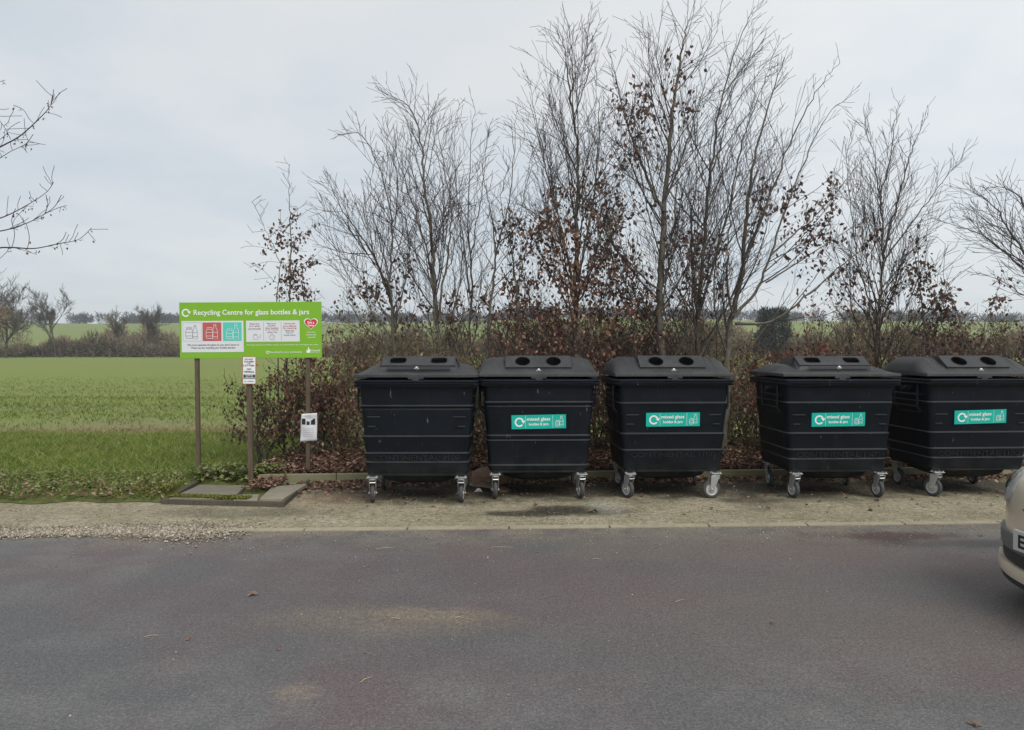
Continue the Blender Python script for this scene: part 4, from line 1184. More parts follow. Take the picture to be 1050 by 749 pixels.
for (u_, s) in ((.66, -1), (.66, 1), (2.93, -1), (2.93, 1)):
    W = Matrix.Translation((u_, s * .735, .29)) @ Matrix.Rotation(PI / 2, 4, 'X')
    m = MB(); m.lathe([(.19, -.085), (.27, -.088), (.288, -.06), (.29, 0), (.288, .06), (.27, .088), (.19, .085)], 36, W, close=True); wh = m.build('wheel', M_black, car, smooth=True, angle=50)
    m = MB(); m.lathe([(.02, .05), (.06, .05), (.12, .03), (.17, .05), (.192, .06), (.192, -.06), (.17, -.05), (.12, -.03), (.06, -.05), (.02, -.05)], 28, W); m.build('rim', M_hub, wh, smooth=True, angle=40)
    m = MB(); m.tube([(u_ + .33 * math.cos(R(a)), s * .805, .27 + .33 * math.sin(R(a))) for a in range(-8, 190, 11)], .022, 6); m.build('wheel_arch', M_plastic, car, smooth=True)
for s in (-1, 1):
    m = MB(); m.lathe([(.001, .09), (.06, .07), (.085, 0), (.06, -.05), (.001, -.06)], 14, Matrix.Translation((1.25, s * .86, 1.0)) @ Matrix.Rotation(PI / 2, 4, 'Y')); m.build('wing_mirror', M_paint, car, smooth=True)
    m = MB(); m.box((2.0, s * .835, .80), (.17, .025, .03)); m.build('door_handle', M_chrome, car, bevel=.006)
# ------------------------------------------------------------------ trees
def bark(name, a, b, moss=.25):
    t = T(name); v = t.co()
    n1 = t.noise(t.map(v, (9, 9, 2.5)), 3, 6, .7); n2 = t.noise(v, 1.7, 4)
    col = t.mix(t.ramp(n1, [(.3, 0), (.7, 1)]), a, b)
    col = t.mix(t.math('MULTIPLY', t.ramp(n2, [(.45, 0), (.7, 1)]), moss), col, (.125, .130, .060))
    t.set(col, .88, 0, .2); t.bump(n1, .4, .004); return t.mat
M_bark = bark('grey_hornbeam_bark', (.075, .066, .056), (.175, .158, .130))
M_twig = plain('twig_bark', (.058, .043, .038), .8, 0, 8, .3)
M_twigp = plain('purplish_twig_bark', (.068, .046, .045), .8, 0, 8, .3)
M_beech = leafmat('brown_beech_leaves', [(0, (.070, .042, .034)), (.35, (.150, .078, .056)), (.7, (.24, .125, .085)), (.90, (.37, .215, .140)), (1, (.52, .38, .25))], .7, .35)
M_dark = leafmat('dark_withered_leaves', [(0, (.065, .042, .036)), (.5, (.125, .075, .060)), (.9, (.20, .125, .095)), (1, (.30, .20, .15))], .7, .3)
M_russet = leafmat('russet_beech_leaves', [(0, (.075, .030, .022)), (.4, (.155, .062, .042)), (.8, (.26, .115, .075)), (1, (.42, .24, .17))], .7, .3)
M_olive = leafmat('olive_scrub_leaves', [(0, (.095, .085, .042)), (.4, (.185, .160, .080)), (.75, (.28, .24, .135)), (1, (.44, .37, .24))], .75, .25)

class Wood:
    def __init__(s): s.V = []; s.F3 = []; s.n = 0; s.thickV = []; s.tips = []
    def tube(s, pts, rad, k):
        P = np.array([tuple(p) for p in pts]); n = len(P)
        t = np.empty_like(P); t[1:-1] = P[2:] - P[:-2]; t[0] = P[1] - P[0]; t[-1] = P[-1] - P[-2]
        t /= np.linalg.norm(t, axis=1)[:, None] + 1e-9
        ref = np.array((.31, .95, .05)) if abs(t[0][1]) < .8 else np.array((1., 0, 0))
        a = np.cross(t, ref); a /= np.linalg.norm(a, axis=1)[:, None] + 1e-9; b = np.cross(t, a)
        w = np.arange(k) * 2 * PI / k
        ring = P[:, None] + (a[:, None] * np.cos(w)[None, :, None] + b[:, None] * np.sin(w)[None, :, None]) * np.array(rad)[:, None, None]
        i = np.arange(n - 1)[:, None] * k; j = np.arange(k)[None]; j2 = (j + 1) % k
        q = np.stack([i + j, i + j2, i + k + j2, i + k + j], 2).reshape(-1, 4) + s.n
        s.V.append(ring.reshape(-1, 3)); s.F3.append(q); s.n += n * k
    def mesh(s, name, mat, parent):
        if not s.V: return None
        return np_mesh(name, np.concatenate(s.V), np.concatenate(s.F3), mat, parent, smooth=True)

def rot_away(d, ang, rnd):
    ax = Vector((rnd.gauss(0, 1), rnd.gauss(0, 1), rnd.gauss(0, 1))); ax = (ax - d * ax.dot(d))
    ax.normalize(); return (d * math.cos(ang) + ax * math.sin(ang)).normalized()

def grow(w, p, d, L, r, lvl, S, rnd):
    """one branch and its children. lvl 1 limb, 2 branch, 3 twig"""
    n = (7, 6, 5, 3)[lvl]; pts = [p.copy()]; st = L / n
    up = S['up'] * (1, .9, .75, .5)[lvl]; wig = S['wig'] * (1, 1.1, 1.3, 1.2)[lvl]
    lean = S['lean']
    for i in range(n):
        d = (d + Vector((lean[0], lean[1], up)) * st * 1.1 + Vector((rnd.gauss(0, 1), rnd.gauss(0, 1), rnd.gauss(0, 1))) * wig * .13).normalized()
        pts.append(pts[-1] + d * st)
    rt = max(.0019, r * .28)
    rad = [max(.0025, r + (rt - r) * i / n) for i in range(n + 1)]
    w[0 if r > .011 else 1].tube(pts, rad, 7 if r > .02 else 4 if r > .006 else 3)
    w[2].append((pts, lvl, r))
    if lvl >= 3: return
    k = S['kids'][lvl]; c = max(1, int(k * L + rnd.random()))
    for q in range(c):
        t = .18 + .80 * (q + rnd.random()) / c
        f = t * n; i = min(n - 1, int(f)); f -= i
        pp = pts[i].lerp(pts[i + 1], f); dd = (pts[i + 1] - pts[i]).normalized()
        ang = R(rnd.uniform(*S['ang']))
        nd = rot_away(dd, ang, rnd); nd.z += .12; nd.normalize()
        LL = L * rnd.uniform(.36, .68) * (1.15 - .55 * t)
        LL = min(LL, (9, 1.7, .85, .4)[lvl + 1] if lvl < 3 else .3)
        LL = max(LL, (0, 0, .30, .16)[lvl + 1])
        rr = max(.0021, (r + (rt - r) * t) * rnd.uniform(.42, .62))
        grow(w, pp, nd, LL, rr, lvl + 1, S, rnd)

def smooth_path(pts, n=5):
    out = []
    P = [pts[0]] + pts + [pts[-1]]
    for i in range(1, len(P) - 2):
        for k in range(n):
            t = k / n; a, b, c, d = P[i - 1], P[i], P[i + 1], P[i + 2]
            out.append(.5 * ((2 * b) + (-a + c) * t + (2 * a - 5 * b + 4 * c - d) * t * t + (-a + 3 * b - 3 * c + d) * t ** 3))
    out.append(pts[-1]); return out

def hang_leaves(branches, prob, size, rnd, per=3, lv=(2, 3), spread=.05):
    P = []
    for (pts, lvl, r) in branches:
        if lvl not in lv: continue
        for i in range(1, len(pts)):
            a, b = pts[i - 1], pts[i]
            x_, y_ = project((a.x + b.x) / 2, (a.y + b.y) / 2, (a.z + b.z) / 2)
            pr = prob(x_, y_)
            if pr <= 0: continue
            if rnd.random() > pr * .45 + .02: continue
            for q in range(int(per * 1.6)):
                if rnd.random() < .8:
                    p = a.lerp(b, rnd.random()); P.append((p.x + rnd.gauss(0, spread), p.y + rnd.gauss(0, spread), p.z - .02 + rnd.gauss(0, spread)))
    return np.array(P) if P else np.zeros((0, 3))

def leaf_cards(P, size):
    """hanging leaves: long axis mostly down, random tilt"""
    n = len(P)
    d = np.stack([rng.normal(0, .55, n), rng.normal(0, .55, n), -np.abs(rng.normal(.8, .5, n))], 1); d /= np.linalg.norm(d, axis=1)[:, None]
    q = rng.normal(0, 1, (n, 3)); b = np.cross(d, q); b /= np.linalg.norm(b, axis=1)[:, None]; nr = np.cross(d, b)
    s = (size * rng.uniform(.6, 1.3, n))[:, None]
    c = (rng.uniform(.05, .45, n))[:, None]
    v0 = P; v1 = P + d * s * .5 + b * s * .30 + nr * s * .16 * c; v2 = P + d * s + nr * s * c * .5; v3 = P + d * s * .48 - b * s * .30 + nr * s * .3 * c
    V = np.stack([v0, v1, v2, v3], 1).reshape(-1, 3); k = np.arange(n) * 4
    return V, np.concatenate([np.stack([k, k + 1, k + 2], 1), np.stack([k, k + 2, k + 3], 1)])

def ellipses(lst):
    def f(x, y):
        v = 0.0
        for (cx, cy, rx, ry, p) in lst:
            q = ((x - cx) / rx) ** 2 + ((y - cy) / ry) ** 2
            if q < 1: v = max(v, p * (1 - q * q))
        return v
    return f

BASE = dict(up=.42, wig=.62, lean=(0, 0), kids=(0, 6.8, 7.4, 0), ang=(20, 50), first=.16, limb=.48, per=6.8)
def make_tree(label, stems, Y, leaves=None, seed=1, name='bare_tree', cat='tree', group='bare trees behind the bins', leafm=None, lsize=.062, per=3, twigm=None, **kw):
    """stems: list of (pixel path from the foot up, radius at the foot, depth offset at the tip)"""
    S = dict(BASE); S.update(kw); rnd = random.Random(seed)
    p0 = at(stems[0][0][0][0], stems[0][0][0][1], Y)
    foot = Vector((p0.x, Y, 0.02))
    root = thing(name, label, cat, foot, 0, group)
    w = (Wood(), Wood(), [])
    for si, (path, r, dy) in enumerate(stems):
        n0 = len(path); P = []
        for i, (px, py) in enumerate(path):
            P.append(at(px, 250 - (250 - py) * .955 if py < 250 else py, Y + dy * i / max(1, n0 - 1)))
        if si == 0: P = [Vector((foot.x + rnd.gauss(0, .03), Y, -.05))] + P
        pts = smooth_path(P, 6); n = len(pts) - 1
        pts = [q + Vector((rnd.gauss(0, .010), rnd.gauss(0, .012), 0)) for q in pts]
        r *= .84; rad = [max(.003, r * (1 - .95 * (i / n) ** .75)) for i in range(n + 1)]
        if si == 0: rad[0] *= 1.35; rad[1] *= 1.15
        w[0].tube(pts, rad, 9)
        w[2].append((pts[n // 2:], 2, .01))
        Ls = sum((pts[i + 1] - pts[i]).length for i in range(n))
        cnt = int(Ls * S['per'])
        for q in range(cnt):
            t = S['first'] + (1 - S['first']) * (q + rnd.random()) / cnt
            f = t * n; i = min(n - 1, int(f)); f -= i
            pp = pts[i].lerp(pts[i + 1], f); dd = (pts[i + 1] - pts[i]).normalized()
            nd = rot_away(dd, R(rnd.uniform(*S['ang'])), rnd); nd.y *= .8; nd.normalize()
            LL = Ls * S['limb'] * rnd.uniform(.45, 1.0) * (1.06 - .93 * t)
            LL = max(.14, min(LL, 2.1))
            rr = max(.0032, min(rad[i] * .5, .003 + LL * .0052))
            grow(w, pp, nd, LL, rr, 1 if LL > .9 else 2, S, rnd)
    # split: thick wood is the trunk, thin wood the crown; positions relative to the foot
    for k, nm, mt in ((0, 'trunk', M_bark), (1, 'crown', twigm or M_twig)):
        o = w[k].mesh(nm, mt, root)
        if o: o.data.transform(Matrix.Translation(-foot))
    if leaves:
        P = hang_leaves(w[2], ellipses(leaves), lsize, rnd, per)
        if len(P):
            V, Fc = leaf_cards(P, lsize); o = np_mesh('dead_leaves', V - np.array(foot)[None], Fc, leafm or M_dark, root)
    return root

TREES = [
 # label, stems, Y, leaves, extra
 ('slender young beech with dark leaf tufts rising behind the green sign',
  [([(292, 470), (294, 390), (297, 300), (299, 240), (297, 200), (296, 165)], .030, .2), ([(288, 440), (284, 330), (286, 270), (272, 235), (258, 205)], .014, -.3), ([(296, 470), (318, 360), (312, 300), (304, 285)], .012, .4)],
  10.5, [(298, 275, 36, 50, .9), (312, 230, 26, 16, 1.6), (285, 242, 24, 14, 1.4), (306, 272, 28, 16, 1.2)], dict(seed=3, up=.15, per=5.0, limb=.32, ang=(45, 80), kids=(0, 3.2, 4.0, 0), lsize=.060, per_leaf=4)),
 ('bare multi-stemmed tree fanning out just right of the green sign',
  [([(408, 470), (405, 360), (398, 300), (378, 255), (352, 215), (334, 180)], .048, .3), ([(405, 360), (400, 290), (402, 235), (392, 180), (372, 135), (358, 132)], .026, -.3), ([(402, 330), (380, 300), (360, 270), (345, 262), (325, 240)], .014, .5), ([(404, 330), (420, 270), (415, 215), (412, 165)], .016, .2), ([(404, 350), (375, 310), (350, 270), (335, 225), (328, 195)], .014, .3), ([(401, 290), (388, 240), (380, 200), (385, 150)], .013, -.4)],
  10.7, [(375, 318, 60, 40, .30), (420, 300, 34, 40, .25)], dict(seed=5, lean=(-.16, 0), twigm=M_twigp)),
 ('tall bare tree with arching tips, left of two close thin trees',
  [([(455, 470), (450, 365), (446, 300), (443, 250), (436, 190), (432, 140), (420, 105), (397, 88)], .060, .2), ([(449, 340), (440, 270), (425, 215), (408, 160), (392, 125)], .024, .4), ([(450, 330), (458, 270), (462, 215), (452, 150), (448, 118)], .024, -.3), ([(448, 300), (420, 250), (402, 230), (385, 215)], .013, -.4)],
  10.6, [(470, 320, 40, 30, .22)], dict(seed=7, lean=(-.12, 0), twigm=M_twigp)),
 ('thin bare tree with a dead straight trunk',
  [([(482, 470), (482, 350), (483, 280), (480, 220), (483, 150), (486, 95)], .034, .2), ([(482, 300), (474, 240), (468, 190), (466, 140), (470, 95)], .014, .3), ([(483, 260), (492, 210), (498, 160), (500, 125)], .012, -.3)],
  10.9, [(490, 318, 30, 28, .25)], dict(seed=9, per=5.4, limb=.30, twigm=M_twigp)),
 ('thin crooked bare tree forking low beside the straight thin trunk',
  [([(497, 470), (500, 345), (506, 290), (510, 255), (522, 205), (527, 150), (528, 112)], .036, .1), ([(508, 262), (504, 215), (495, 170), (505, 115)], .016, .4), ([(511, 250), (530, 230), (540, 190), (548, 150)], .013, -.3)],
  10.5, [(515, 320, 34, 34, .35)], dict(seed=11, per=5.4, limb=.32, twigm=M_twigp)),
 ('leaning bare tree with some leaves at the edge of the brown leaved mass',
  [([(536, 470), (531, 350), (528, 280), (520, 240), (514, 205), (522, 165)], .030, .2), ([(529, 300), (540, 250), (538, 200), (545, 150)], .015, -.2)],
  10.3, [(535, 290, 36, 85, .35), (525, 232, 22, 26, .4)], dict(seed=13, per=5.0, limb=.34)),
 ('tall bare tree with brown leaves clothing its lower half',
  [([(592, 470), (590, 360), (590, 290), (591, 220), (592, 150), (585, 95), (580, 50), (578, 28)], .066, .2), ([(590, 300), (576, 240), (562, 180), (550, 120), (540, 70)], .026, .4), ([(591, 290), (604, 230), (612, 170), (614, 110), (610, 60)], .026, -.4), ([(590, 330), (560, 270), (540, 235), (525, 225)], .018, .3), ([(592, 310), (620, 260), (640, 215), (655, 180)], .018, -.2)],
  10.7, [(585, 325, 90, 75, .85), (560, 275, 60, 60, .50), (605, 245, 60, 75, .26), (640, 280, 45, 65, .45)], dict(seed=17, leafm=M_beech, per_leaf=4)),
 ('tall tree with a thick straight pale trunk and dark leaf clusters high up',
  [([(680, 470), (678, 362), (677, 300), (681, 220), (686, 150), (692, 90), (700, 40), (707, 8)], .098, .1), ([(681, 215), (664, 180), (645, 130), (632, 75), (622, 38)], .036, .4), ([(678, 300), (655, 280), (640, 260), (630, 225), (620, 190)], .020, -.4), ([(683, 200), (702, 150), (716, 100), (728, 60)], .022, -.4), ([(677, 330), (690, 300), (705, 270), (712, 240)], .016, -.3), ([(677, 330), (660, 310), (645, 300)], .018, .3)],
  10.2, [(648, 105, 30, 30, .42), (668, 118, 26, 22, .30), (700, 85, 22, 55, .22), (650, 140, 34, 34, .28), (640, 305, 60, 80, .45), (660, 240, 34, 50, .14), (700, 250, 30, 60, .14)], dict(seed=19, per_leaf=3)),
 ('tall bare tree with paired dark stems reaching the top of the picture',
  [([(722, 470), (716, 365), (716, 320), (722, 250), (728, 180), (738, 110), (752, 50), (770, 2)], .066, .2), ([(716, 325), (710, 270), (709, 230), (714, 180), (712, 130)], .030, -.3), ([(717, 320), (735, 260), (750, 200), (762, 140), (782, 80), (795, 40)], .026, .4), ([(728, 180), (742, 130), (750, 90), (785, 25)], .016, -.2)],
  10.6, [(725, 280, 26, 60, .22), (710, 330, 20, 30, .3)], dict(seed=23, lean=(.10, 0), per=4.6)),
 ('wide spreading bare tree with a low forked trunk and long arching limb',
  [([(742, 470), (745, 372), (750, 328), (762, 270), (766, 210), (776, 150), (790, 95), (805, 50)], .078, .2), ([(752, 325), (778, 295), (790, 260), (810, 200), (830, 150), (850, 110), (872, 92)], .030, .3), ([(755, 332), (790, 330), (825, 305), (860, 275), (890, 250), (905, 235)], .026, -.4), ([(763, 265), (782, 220), (800, 170), (820, 120), (845, 75), (862, 55)], .028, -.3), ([(751, 325), (745, 280), (748, 230), (756, 180), (775, 130)], .024, .5), ([(790, 262), (820, 235), (850, 205), (880, 165), (890, 150)], .018, .2), ([(785, 290), (830, 262), (870, 235), (895, 225)], .016, .5)],
  10.4, [(840, 220, 55, 45, .8), (800, 210, 40, 40, .35), (870, 235, 45, 24, .8), (790, 240, 30, 40, .35), (845, 270, 40, 40, .5)], dict(seed=29, lean=(.16, 0), per=3.6, kids=(0, 4.6, 5.2, 0))),
 ('bare tree with a slim pale trunk and upright V shaped crown over the fourth bin',
  [([(892, 470), (898, 368), (902, 310), (906, 255), (902, 200), (895, 150), (888, 112)], .042, .2), ([(905, 260), (918, 215), (928, 175), (938, 140), (952, 110)], .022, -.3), ([(904, 270), (930, 235), (955, 200), (975, 172), (990, 152)], .018, .3), ([(900, 330), (880, 270), (874, 220), (868, 170), (872, 130)], .016, .4), ([(901, 300), (925, 270), (950, 240), (970, 215)], .012, -.4), ([(902, 200), (912, 160), (918, 125), (922, 100)], .014, .2)],
  10.9, [(885, 310, 36, 40, .30)], dict(seed=31, limb=.42, ang=(18, 46), lean=(.05, 0), per=9.0)),
 ('dark leafy sapling with ragged drooping leaf clusters behind the last bin',
  [([(950, 470), (949, 370), (945, 310), (938, 262), (930, 225)], .028, .2), ([(975, 400), (968, 340), (955, 300), (945, 270)], .016, .3), ([(990, 380), (985, 330), (970, 290), (968, 250)], .014, -.2), ([(1000, 380), (1015, 320), (1030, 285)], .014, .2)],
  10.2, [(942, 300, 30, 70, .8), (985, 320, 42, 45, .8), (1020, 320, 34, 50, .7), (965, 345, 60, 30, .6)], dict(seed=37, limb=.36, ang=(35, 70), up=.2, per=5.6, leafm=M_dark, lsize=.07, per_leaf=4)),
 ('bare tree beyond the last bin with long boughs sweeping out sideways',
  [([(1085, 470), (1080, 360), (1068, 300), (1050, 262), (1032, 230), (1015, 205), (990, 192)], .050, .3), ([(1068, 300), (1062, 250), (1048, 205), (1030, 190), (1012, 190)], .024, -.3), ([(1060, 285), (1030, 258), (1005, 240), (978, 230), (955, 222)], .020, .4), ([(1080, 330), (1090, 260), (1085, 200), (1075, 150)], .03, .2), ([(1075, 320), (1045, 300), (1020, 285), (1000, 280)], .016, .2)],
  10.6, [(1030, 335, 40, 30, .3)], dict(seed=41, lean=(-.14, 0), limb=.46, per=9.0)),
]
for (label, stems, Y, lv, kw) in TREES:
    kw = dict(kw); pl_ = kw.pop('per_leaf', 3); pr0 = kw.pop('per', 6.8)
    S_ = dict(kw)
    lsz = S_.pop('lsize', .072)
    seed = S_.pop('seed'); lm = S_.pop('leafm', None); tw = S_.pop('twigm', None)
    BASE['per'] = pr0
    make_tree(label, stems, Y, lv, seed=seed, leafm=lm, lsize=lsz, per=pl_, twigm=tw, **S_)
BASE['per'] = 6.0

# tree standing out of frame at the left, whose twigs reach into the picture
S = dict(BASE); S.update(up=.25, wig=1.2, kids=(0, 3.0, 5.0, 0), ang=(35, 65))
rnd = random.Random(77)
foot = Vector((-7.6, 7.4, 0)); root = thing('overhanging_tree', 'bare tree whose knobbly budded twigs reach in above the field', 'tree', foot)
w = (Wood(), Wood(), [])
w[0].tube([foot, foot + Vector((.05, 0, 1.2)), foot + Vector((-.02, .05, 2.6)), foot + Vector((.1, 0, 4.2)), foot + Vector((0, .1, 6.2))], [.20, .15, .12, .08, .02], 12)
def limb(path, r, Y0, Y1, start):
    P = [start] + [at(px, py, Y0 + (Y1 - Y0) * i / (len(path) - 1)) for i, (px, py) in enumerate(path)]
    pts = smooth_path(P, 6); n = len(pts) - 1; r *= .5; rad = [max(.0026, r * (1 - .9 * i / n)) for i in range(n + 1)]
    w[0 if r > .02 else 1].tube(pts, rad, 6)
    L_ = sum((pts[i + 1] - pts[i]).length for i in range(n))
    for q in range(int(L_ * 3.2)):
        t = .35 + .63 * rnd.random(); f = t * n; i = min(n - 1, int(f)); pp = pts[i].lerp(pts[i + 1], f - i); dd = (pts[i + 1] - pts[i]).normalized()
        nd = rot_away(dd, R(rnd.uniform(40, 75)), rnd); nd.z += .35; nd.normalize()
        grow(w, pp, nd, rnd.uniform(.05, .22), .0026, 3, S, rnd)
    w[2].append((pts, 2, r))
a1 = foot + Vector((0, .02, 2.3)); a2 = foot + Vector((0, 0, 1.9)); a3 = foot + Vector((.05, 0, 3.1))
limb([(-70, 210), (-20, 163), (0, 151), (20, 140), (40, 122), (52, 108), (55, 92)], .024, 7.2, 6.8, a3)
limb([(-50, 185), (-10, 168), (10, 156), (26, 148), (34, 138)], .012, 7.1, 6.9, a3)
limb([(-40, 80), (-10, 112), (4, 130), (11, 143)], .010, 7.0, 6.9, a3 + Vector((0, 0, .5)))
limb([(-70, 255), (-10, 228), (10, 220), (32, 208), (48, 197), (55, 187)], .018, 7.3, 6.9, a1)
limb([(-60, 258), (-10, 240), (10, 235), (30, 228), (45, 220), (58, 214), (68, 211)], .016, 7.2, 6.8, a1)
limb([(46, 219), (49, 210), (47, 200)], .005, 6.9, 6.85, at(44, 221, 6.9))
limb([(45, 220), (56, 212), (63, 200)], .006, 6.85, 6.8, at(36, 224, 6.9))
limb([(-80, 280), (-10, 257), (10, 254), (35, 255), (60, 250), (80, 246), (94, 234)], .020, 7.2, 6.7, a2)
limb([(12, 254), (15, 240), (12, 226), (16, 214)], .006, 7.0, 6.9, at(8, 255, 7.0))
limb([(28, 255), (30, 243), (27, 230)], .005, 6.9, 6.9, at(26, 255, 6.95))
limb([(56, 251), (64, 246), (68, 238)], .004, 6.8, 6.8, at(50, 253, 6.85))
limb([(30, 122), (24, 113), (14, 108)], .004, 6.9, 6.9, at(34, 126, 6.9))
for k, nm in ((0, 'trunk'), (1, 'crown')):
    o = w[k].mesh(nm, M_twig if k else M_bark, root); o.data.transform(Matrix.Translation(-foot))
P = hang_leaves(w[2], lambda x_, y_: .30, .03, rnd, 2, lv=(2, 3), spread=.006)
V, Fc = leaf_cards(P, .022); np_mesh('leaves', V - np.array(foot)[None], Fc, M_dark, root)  # buds on the twigs, built from small leaf cards

M_tan = plain('tan_twig_bark', (.165, .130, .090), .85, 0, 8, .35)
# ------------------------------------------------------------------ shrubs and scrub below the trees
def shrub(label, px, Y, h, wd, n_st, nl, mat, seed, tw=M_twig, name='shrub', group='shrubs behind the bins', lsize=.055, lo=.12, flat=.6, group_on=True):
    if mat is M_olive: tw = M_tan
    rnd = random.Random(seed); c = at(px, 400, Y); foot = Vector((c.x, Y, .05)); h *= 1.2 if mat is M_olive else 1.05
    root = thing(name, label, 'shrub', foot, 0, group)
    w = (Wood(), Wood(), [])
    S = dict(BASE); S.update(up=.35, wig=1.5, kids=(0, 4.5, 5.5, 0), ang=(25, 65))
    for i in range(n_st):
        a = rnd.uniform(0, 6.28); sp = rnd.random() ** .6
        d = Vector((math.cos(a) * wd * .75 * sp, math.sin(a) * wd * .45 * sp, h * rnd.uniform(.55, 1.0))); L = d.length * .85
        b = Vector((rnd.gauss(0, .12 * wd), rnd.gauss(0, .10 * wd), 0))
        grow(w, foot + b, d.normalized(), L, rnd.uniform(.006, .016), 1, S, rnd)
    w[0].V and w[0].mesh('stem', M_bark, root) .data.transform(Matrix.Translation(-foot))
    o = w[1].mesh('twigs', tw, root); o.data.transform(Matrix.Translation(-foot))
    # leaves on the twigs, in tufts
    cand = [(p[i - 1], p[i]) for (p, l, r) in w[2] if l >= 2 for i in range(1, len(p))]
    P = []
    tuft = [rnd.random() for _ in cand]
    nl = int(nl * (1.7 if mat is M_olive else 1.3))
    while len(P) < nl:
        k = rnd.randrange(len(cand))
        if tuft[k] < .6: continue
        a, b = cand[k]; 
        for q in range(3):
            p = a.lerp(b, rnd.random()); P.append((p.x - foot.x + rnd.gauss(0, .045), p.y - foot.y + rnd.gauss(0, .045), p.z - foot.z + rnd.gauss(0, .045)))
    V, Fc = leaf_cards(np.array(P), lsize)
    np_mesh('leaves', V, Fc, mat, root)
    return root
shrub('dense brown beech bush directly behind the green sign', 318, 10.25, 1.75, .95, 26, 2600, M_beech, 101, lsize=.055)
shrub('dark brown leafy low shrub poking out between the two small signposts', 268, 10.1, 1.35, .75, 12, 750, M_dark, 102, lsize=.055)
shrub('thin olive scrub bush between the green sign and the first bin', 352, 11.4, 1.45, .9, 14, 500, M_olive, 103, lsize=.05)
shrub('olive and brown scrub bush behind the stickerless bin', 420, 10.9, 1.85, 1.2, 26, 1900, M_olive, 104, lsize=.045)
shrub('olive twiggy bush rising between the first two bins', 480, 10.4, 1.6, .9, 24, 800, M_olive, 105, lsize=.05)
shrub('large dark brown beech bush behind the second bin', 560, 10.2, 2.35, 1.15, 38, 3000, M_beech, 106, lsize=.056)
shrub('large dark brown beech bush behind the gap beside the third bin', 622, 10.5, 2.7, 1.2, 40, 3000, M_beech, 107, lsize=.056)
shrub('straw coloured scrub bush at the foot of the thick pale trunk', 676, 11.3, 1.9, 1.2, 26, 1500, M_olive, 108, lsize=.045)
shrub('thin tan scrub bush behind the third bin', 722, 10.9, 1.5, .9, 24, 800, M_olive, 109, lsize=.05)
shrub('bright russet beech bush in the gap left of the fourth bin', 795, 10.5, 1.7, .85, 28, 2000, M_russet, 110, lsize=.052)
shrub('copper leaved bush behind the fourth bin', 838, 10.5, 1.95, .9, 26, 1600, M_russet, 111, lsize=.055)
shrub('open olive scrub bush between the fourth and last bins', 892, 11.1, 1.9, 1.1, 24, 1300, M_olive, 112, lsize=.045)
shrub('dark brown leafy bush behind the last bin', 960, 10.3, 1.9, 1.1, 26, 2400, M_dark, 113, lsize=.062)
shrub('dark brown leafy bush beyond the end of the bin row', 1030, 10.6, 2.1, 1.1, 26, 2400, M_dark, 114, lsize=.062)
shrub('loose tan scrub bush behind the dark leafy bushes', 1005, 11.8, 1.9, 1.3, 24, 1400, M_olive, 115, lsize=.045)
shrub('pale tan scrub bush well behind the first bins', 455, 12.4, 1.75, 1.4, 26, 1500, M_olive, 116, lsize=.045)
shrub('pale tan scrub bush well behind the russet bush', 770, 12.6, 1.75, 1.3, 26, 1500, M_olive, 117, lsize=.045)
shrub('tan twiggy scrub bush farther back behind the stickerless bin', 395, 11.9, 1.9, 1.3, 28, 1700, M_olive, 118, lsize=.05)
shrub('tan twiggy scrub bush farther back in the gap between the first two bins', 505, 11.7, 1.85, 1.2, 28, 1400, M_olive, 119, lsize=.05)
shrub('tan scrub bush standing back behind the second and third bins', 650, 12.2, 2.0, 1.3, 28, 1900, M_olive, 120, lsize=.05)
shrub('brown scrub bush standing back between the third and fourth bins', 735, 12.0, 1.75, 1.2, 26, 1500, M_olive, 121, lsize=.05)
shrub('tan scrub bush standing back behind the fourth bin', 860, 12.3, 1.95, 1.3, 28, 1700, M_olive, 122, lsize=.05)
shrub('brown scrub bush standing back behind the last bin', 935, 12.1, 1.95, 1.3, 28, 1700, M_olive, 123, lsize=.05)
# low brambles and ivy along the foot of the hedge
P = []
N = 15000; x = rng.uniform(-2.9, 8.5, N); y = ky(x) + .75 + rng.uniform(0, 1.9, N); hgt = (.25 + .75 * np.abs(np.sin(x * 2.1) * np.sin(x * .83 + 1)))
z = .12 + rng.uniform(0, 1, N) ** 1.5 * hgt; P = np.stack([x, y, z], 1)
V, Fc = leaf_cards(P, .05); tag(np_mesh('undergrowth', V, Fc, leafmat('bramble_leaves', [(0, (.075, .075, .030)), (.35, (.150, .145, .060)), (.6, (.21, .175, .095)), (.8, (.26, .19, .12)), (1, (.36, .33, .18))], .7, .25)), kind='stuff')

